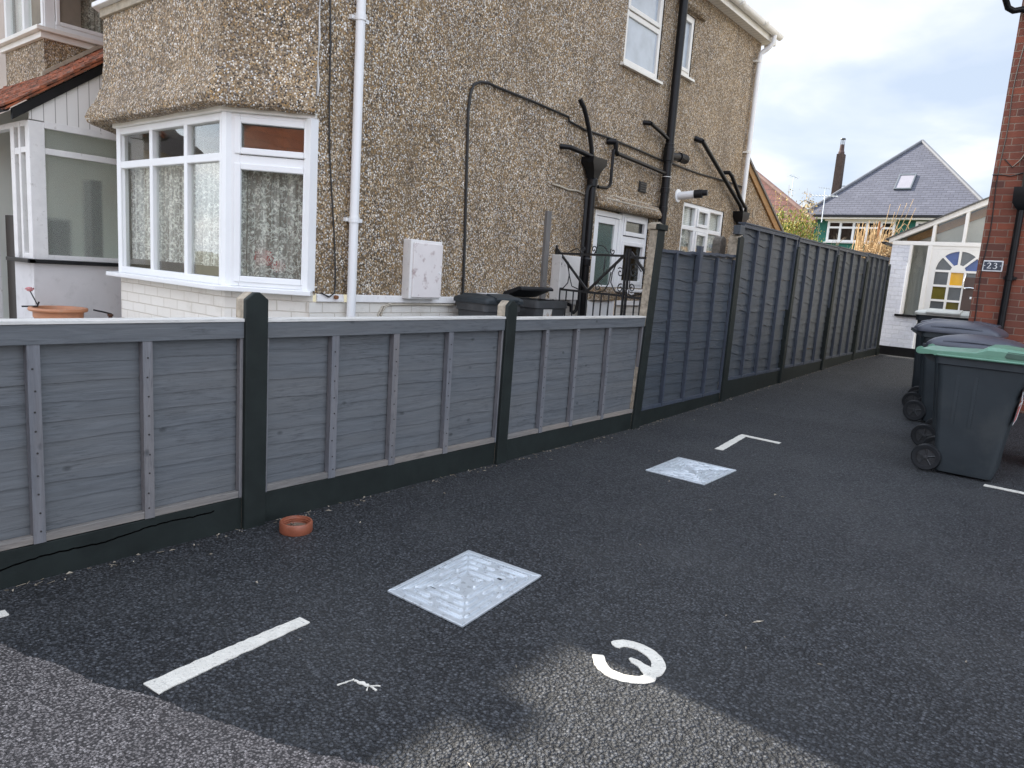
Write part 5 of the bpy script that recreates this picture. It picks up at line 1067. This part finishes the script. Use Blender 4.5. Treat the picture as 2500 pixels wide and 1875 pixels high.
nrm = Vector((0, -(9.72-ze), 4.4)).normalized(); upv = Vector((0, 4.4, 9.72-ze)).normalized()
RM_ = Matrix((Vector((1, 0, 0)), upv, nrm)).transposed().to_4x4(); RM_.translation = Vector((-8.50, 41.85, ze+(9.72-ze)*1.85/4.4))
m = MB(RM_)
for b4 in ((-.40, -.33, -.62, .62), (.33, .40, -.62, .62), (-.33, .33, -.62, -.54), (-.33, .33, .52, .62)): m.box(*b4, .0, .10)
rl = m.build('rooflight', simple('grey_rooflight_frame', (.10, .115, .13), .5, .1, 4), sr, bevel=.01)
m = MB(RM_); m.box(-.33, .33, -.54, .52, .02, .07); m.build('rooflight_glass', M['skyglass'], rl)
HM = frame_m((0, yf+.45, 0), (1, 0, 0), (0, -1, 0))
m = MB(HM); wall(m, -12.3, -4.6, 0, ze-.15, [(-11.6, -8.35, 4.05, 5.15), (-7.45, -4.9, 4.05, 5.15)]); m.quad((-12.3, 0, 0), (-12.3, -8, 0), (-12.3, -8, ze), (-12.3, 0, ze)); m.quad((-4.6, 0, 0), (-4.6, -8, 0), (-4.6, -8, ze), (-4.6, 0, ze)); m.build('wall', M['green_wall'], SH)
for a, c_ in ((-11.6, -8.35), (-7.45, -4.9)):
    n_ = 5 if c_ > -8 and a < -11 or a < -11 else 4
    st = (c_-a)/n_
    window(SH, HM, a, c_, 4.05, 5.15, [(a+st*k, 4.05, 5.15, .11) for k in range(1, n_)], [(4.80, a, c_, .10)], .11, -.02, .10, sill=(.12, .12), name='upper_window', gmat='glass_d', rd=.8, bev=0)
m = MB(); m.prism([(-12.55, 43.4, 4), (-12.10, 43.4, 4), (-12.13, 43.4, 9.1), (-12.5, 43.4, 9.1)], (0, .45, 0)); ch = m.build('chimney', simple('brown_brick_stack', (.055, .036, .028), .9, .3, 14), SH)
m = MB(); m.lathe([(.17, 9.1), (.17, 9.2), (.13, 9.3), (.115, 9.62), (.001, 9.63)], (-12.32, 43.6, 0), seg=12); m.build('chimney_pot', simple('dark_clay_pot', (.07, .045, .04), .9), ch)
m = MB(); [m.tube([(-12.32+.1*math.cos(a), 43.6+.1*math.sin(a), 9.6), (-12.32+.1*math.cos(a), 43.6+.1*math.sin(a), 9.9)], .015, 5) for a in (0, 1.57, 3.14, 4.71)]; m.lathe([(.001, 9.9), (.15, 9.9), (.12, 9.96), (.001, 9.98)], (-12.32, 43.6, 0), seg=10); m.build('cowl', M['iron'], ch)
m = MB(); m.tube([(-12.15, 43.6, 7.35), (-9.6, 43.6, 7.42)], .02, 5); tag(m.build('overhead_wire', M['wire']), 'thin wire running from the chimney to the slate roof', 'wire')
RH = thing('red_roof_house', 'house with a weathered red tiled roof beyond the conifer shrub', 'house', (-11, 27, 0))
m = MB(); m.add([(-16.5, 26, 3.75), (-7.9, 26, 3.75), (-12.8, 29.5, 6.9), (-16.5, 29.5, 6.9), (-10.5, 33, 3.75), (-16.5, 33, 3.75)], [(0, 1, 2, 3), (1, 4, 2), (3, 2, 4, 5)]); ro = m.build('roof', M['redtile'], RH)
m = MB(); m.tube([(-7.9, 26, 3.78), (-12.8, 29.5, 6.95)], .09, 8); m.tube([(-12.8, 29.5, 6.95), (-16.5, 29.5, 6.95)], .09, 8); m.build('ridge', simple('dark_ridge_tiles', (.11, .06, .05), .8, .2, 5), ro)
m = MB(); m.prism([(-16.3, 26.2, 0), (-8.3, 26.2, 0), (-10.7, 32.8, 0), (-16.3, 32.8, 0)], (0, 0, 3.74)); m.build('wall', M['red_brick_x'], RH)
m = MB(); m.box(-16.5, -7.9, 25.93, 26.03, 3.58, 3.74); m.build('fascia', M['blackmatt'], RH)
GH = thing('gabled_house', 'small distant gable with white bargeboards between the red and slate roofs', 'house', (-17.6, 55, 0))
m = MB(); m.poly([(-19.6, 55, 0), (-15.6, 55, 0), (-15.6, 55, 5.9), (-17.6, 55, 7.6), (-19.6, 55, 5.9)]); m.build('gable_wall', M['red_brick_x'], GH)
m = MB(); m.prism([(-19.9, 54.9, 5.55), (-17.6, 54.9, 7.5), (-15.3, 54.9, 5.55), (-15.3, 54.9, 5.95), (-17.6, 54.9, 7.95), (-19.9, 54.9, 5.95)], (0, .06, 0)); m.build('bargeboard', M['upvc'], GH)
m = MB(); m.quad((-19.95, 54.85, 5.95), (-17.6, 54.85, 7.97), (-17.6, 61, 7.97), (-19.95, 61, 5.95)); m.quad((-15.25, 54.85, 5.95), (-17.6, 54.85, 7.97), (-17.6, 61, 7.97), (-15.25, 61, 5.95)); m.build('roof', M['dark_tile'], GH)
def aerial(x, y, z0, z1, label, yaw=.4, n=8, ln=1.1):
    t_ = thing('tv_aerial', label, 'aerial', (x, y, z0), 'television aerials')
    m_ = MB(); m_.tube([(x, y, z0), (x, y, z1)], .025, 6); m_.build('mast', M['galv'], t_)
    m_ = MB(); dx, dy = math.cos(yaw), math.sin(yaw); m_.tube([(x-dx*ln*.5, y-dy*ln*.5, z1+.06), (x+dx*ln*.5, y+dy*ln*.5, z1-.06)], .018, 5)
    for k in range(n): s_ = -.5+k/(n-1); w_ = .22; cx2, cy2, cz2 = x+dx*ln*s_, y+dy*ln*s_, z1-.12*s_; m_.tube([(cx2+dy*w_, cy2-dx*w_, cz2+.05), (cx2-dy*w_, cy2+dx*w_, cz2-.05)], .011, 4)
    m_.build('elements', M['galv'], t_)
aerial(-11.75, 39.75, 5.0, 6.35, 'television aerial at the left end of the slate roof gutter', -.25, 9, 1.5)
aerial(-15.6, 46, 5.2, 8.3, 'thin aerial on a mast above the slope of the red roof', .9, 5, .6)
aerial(-17.2, 58, 7.2, 9.2, 'aerial on the small distant gable', .2, 6, .9)
aerial(-14.6, 30, 6.8, 8.2, 'aerial standing on the ridge of the red roof', 1.1, 5, .7)

# ------------------------------------------------------------------ plants behind the fence
rnd = random.Random(21)
T = thing('conifer_shrub', 'yellow green feathery conifer shrub behind the tall fence', 'shrub', (-6.0, 17.6, .2))
m = MB(); tips = []
for k in range(46):
    x, y = -6.05+rnd.gauss(0, .36), 17.7+rnd.gauss(0, .3); zt = rnd.uniform(2.6, 3.4)-.3*abs(x+6.15)
    m.tube([(-6.05+.3*(x+6.05), 17.7+.3*(y-17.7), .2), ((x-6.05)/2, (y+17.7)/2, zt*.6), (x, y, zt)], [.02, .012, .005], 4); tips.append((x, y, zt))
m.build('stems', M['branch'], T)
lf = MB()
def leaf(mb, c, l, w, d=None):
    d = d or Vector((rnd.gauss(0, 1), rnd.gauss(0, 1), rnd.gauss(.3, 1))).normalized(); s_ = d.orthogonal().normalized(); s_.rotate(Matrix.Rotation(rnd.uniform(0, 6.28), 3, d)); c = Vector(c)
    mb.add([c, c+d*l*.5+s_*w, c+d*l, c+d*l*.5-s_*w], [(0, 1, 2, 3)])
for x, y, zt in tips:
    for _ in range(170):
        f = rnd.random()**.6; r_ = .05+.22*(1-f)
        leaf(lf, (x+rnd.gauss(0, r_), y+rnd.gauss(0, r_), .9+(zt-.9)*f), rnd.uniform(.04, .10), rnd.uniform(.008, .018), Vector((rnd.gauss(0, .6), rnd.gauss(0, .6), 1)).normalized())
lf.build('foliage', M['leaf'], T)
T = thing('straggly_shrub', 'tall straggly shrub with yellow leaves in front of the red roof', 'shrub', (-6.3, 18.6, .2))
m = MB(); lf = MB()
for k in range(26):
    x, y = -6.25+rnd.uniform(-.5, .75), 18.6+rnd.gauss(0, .3); zt = rnd.uniform(3.1, 4.0)-(.55 if x > -5.7 else 0); lean = rnd.gauss(0, .12)
    m.tube([(x, y, .2), (x+lean*.5, y, zt*.6), (x+lean, y, zt)], [.014, .009, .004], 4)
    for _ in range(60): f = rnd.uniform(.5, 1.); leaf(lf, (x+lean*f+rnd.gauss(0, .09), y+rnd.gauss(0, .09), zt*f), rnd.uniform(.03, .07), rnd.uniform(.01, .02))
m.build('stems', M['twig_g'], T); lf.build('foliage', M['leaf_y'], T)
T = thing('dry_canes', 'clump of pale dry canes behind the end of the fence', 'plant', (-3.85, 17.3, .25))
m = MB()
def cane(x0, y0, x1, y1, z1, r=.011, bend=.06):
    mx_, my_ = (x0+x1)/2-bend*(x1-x0), (y0+y1)/2; m.tube([(x0, y0, .25), (x0+(x1-x0)*.3, y0+(y1-y0)*.3, .25+(z1-.25)*.35), (x0+(x1-x0)*.66, y0+(y1-y0)*.66, .25+(z1-.25)*.7), (x1, y1, z1)], [r, r*.95, r*.8, r*.4], 4)
for k in range(70): x = rnd.uniform(-4.32, -4.0); cane(x+rnd.gauss(0, .05), 17.3+rnd.gauss(0, .14), x+rnd.gauss(.03, .05), 17.3+rnd.gauss(0, .1), rnd.uniform(2.5, 3.02))
for k in range(120):
    s_ = rnd.random(); x0 = rnd.uniform(-4.15, -3.75); cane(x0, 17.3+rnd.gauss(0, .18), x0+.16+s_*.42+rnd.gauss(0, .05), 17.25+rnd.gauss(0, .15), rnd.uniform(2.3, 2.85)-.12*s_)
for x1, z1 in ((-3.73, 3.36), (-3.53, 3.36), (-3.41, 3.38), (-3.30, 3.46), (-3.23, 3.28), (-3.27, 3.09), (-3.62, 3.2), (-3.5, 3.05)): cane(-4.0+rnd.gauss(0, .05), 17.3, x1, 17.25, z1, .010)
m.build('canes', M['twig'], T)
m = MB()
for k in range(7):
    x, z = rnd.uniform(-3.62, -3.3), rnd.uniform(2.55, 2.95); m.tube([(x-.15, 17.25, z-.12), (x, 17.2, z+rnd.uniform(0, .1)), (x+.08, 17.2, z-.02), (x+.12, 17.2, z-.14)], .007, 4)
for k in range(120):
    x, z = rnd.uniform(-4.1, -3.55), rnd.uniform(2.2, 2.5); a = rnd.uniform(0, 6.28); m.tube([(x, 17.1+rnd.gauss(0, .1), z), (x+.1*math.cos(a), 17.1, z+.1*math.sin(a)), (x+.16*math.cos(a+.5), 17.1, z+.16*math.sin(a+.5))], .006, 4)
m.build('broken_canes', M['twig'], T)
m = MB()
for k in range(420):
    x = rnd.uniform(-4.1, -3.45); z = rnd.uniform(1.9, 2.42)-.35*abs(x+3.7); leaf(m, (x, 17.2+rnd.gauss(0, .1), z), rnd.uniform(.05, .13), rnd.uniform(.008, .02))
m.build('dead_leaves', M['rot'], T)
m = MB(); m.tube([(-3.98, 17.5, .3), (-3.96, 17.5, 2.4), (-3.93, 17.5, 2.7), (-3.94, 17.5, 3.02)], [.035, .03, .026, .022], 7); m.tube([(-3.96, 17.5, 2.5), (-4.03, 17.5, 2.68), (-4.08, 17.5, 2.74)], [.024, .02, .016], 6); m.tube([(-3.94, 17.5, 2.7), (-3.9, 17.45, 2.85), (-3.84, 17.45, 2.92)], [.02, .016, .012], 6)
tag(m.build('cut_branch', M['branch']), 'thick cut orange brown branch standing among the dry canes', 'branch')
T = thing('bare_shrub', 'leafless shrub with thin grey twigs in front of the green wall', 'shrub', (-5.2, 18.2, .2))
m = MB()
def twig(p, d, l, r, depth):
    q = p+d*l; mid = p+d*l*.5+Vector((rnd.gauss(0, .05), rnd.gauss(0, .05), rnd.gauss(0, .04)))*l; m.tube([p, mid, q], [r, r*.85, r*.65], 4)
    if depth:
        for _ in range(rnd.choice((2, 3))): twig(p+(q-p)*rnd.uniform(.5, 1), (d+Vector((rnd.gauss(0, .55), rnd.gauss(0, .4), rnd.gauss(0, .4)))).normalized(), l*rnd.uniform(.5, .8), r*.62, depth-1)
for k in range(9): twig(Vector((-5.2+rnd.uniform(-.4, .7), 18.2, 1.2)), Vector((rnd.gauss(0, .35), rnd.gauss(0, .2), 1)).normalized(), .8, .012, 3)
m.build('twigs', M['twig_g'], T)
T = thing('low_hedge', 'low mixed hedge with dead leaves just above the fence top', 'hedge', (-4.8, 17.0, .2))
m = MB()
for k in range(1500):
    x = rnd.uniform(-5.4, -4.2); leaf(m, (x, 17+rnd.gauss(0, .18), rnd.uniform(1.6, 2.36+.05*math.sin(x*9))-.05*(x+4.8)), rnd.uniform(.03, .08), rnd.uniform(.01, .022))
m.build('foliage', m_leaf('hedge_leaf', [(0, (.10, .07, .03)), (.5, (.16, .13, .05)), (.8, (.07, .11, .03)), (1, (.2, .09, .04))]), T)
m = MB()
for k in range(40): x = rnd.uniform(-5.4, -4.2); m.tube([(x, 17, .2), (x+rnd.gauss(0, .1), 17, rnd.uniform(1.9, 2.4))], .008, 4)
m.build('stems', M['twig_g'], T)

# ------------------------------------------------------------------ street side (behind the camera, seen only in the windows)
OH = thing('orange_roof_house', 'house across the street with an orange tiled roof, reflected in the bay window', 'house', (5, -9.5, 0))
m = MB(); m.box(-1.5, 11, -17, -9.5, 0, 3.95); m.build('wall', M['red_brick_x'], OH)
m = MB(); m.add([(-2, -9.1, 3.85), (11.5, -9.1, 3.85), (11.5, -13.2, 7.4), (-2, -13.2, 7.4), (-2, -17.4, 3.85), (11.5, -17.4, 3.85)], [(0, 1, 2, 3), (3, 2, 5, 4)]); m.build('roof', M['bright_tile'], OH)
m = MB(); m.box(-2.1, 11.6, -9.12, -8.98, 3.7, 3.86); m.build('gutter', M['upvc'], OH)
m = MB(); m.tube([(1.2, -9.4, 4.15), (3.4, -10.6, 5.3)], .10, 8); m.build('white_verge', M['upvc'], OH)
DH = thing('brown_roof_house', 'house across the street with a brown roof, reflected in the bay window', 'house', (-26, -1.5, 0))
m = MB(); m.box(-30, -22.4, -5.6, 4, 0, 4.3); m.build('wall', M['cream'], DH)
m = MB(); m.add([(-22, 4.4, 4.1), (-22, -6.2, 4.1), (-26, -2.6, 8), (-26, 1.5, 8), (-30.4, 4.4, 4.1), (-30.4, -6.2, 4.1)], [(0, 1, 2, 3), (1, 5, 2), (3, 2, 5, 4), (0, 3, 4)]); m.build('roof', M['dark_tile'], DH)
BT = thing('bare_tree', 'leafless street tree, reflected in the bay window', 'tree', (-25, -9.5, 0))
m = MB(); rnd = random.Random(4); m.tube([(-25, -9.5, 0), (-25, -9.45, 2.2)], [.16, .11], 8)
for k in range(6): twig(Vector((-25, -9.45, 2.0)), Vector((rnd.gauss(0, .35), rnd.gauss(0, .45), 1)).normalized(), 1.7, .06, 4)
m.build('branches', M['twig_g'], BT)
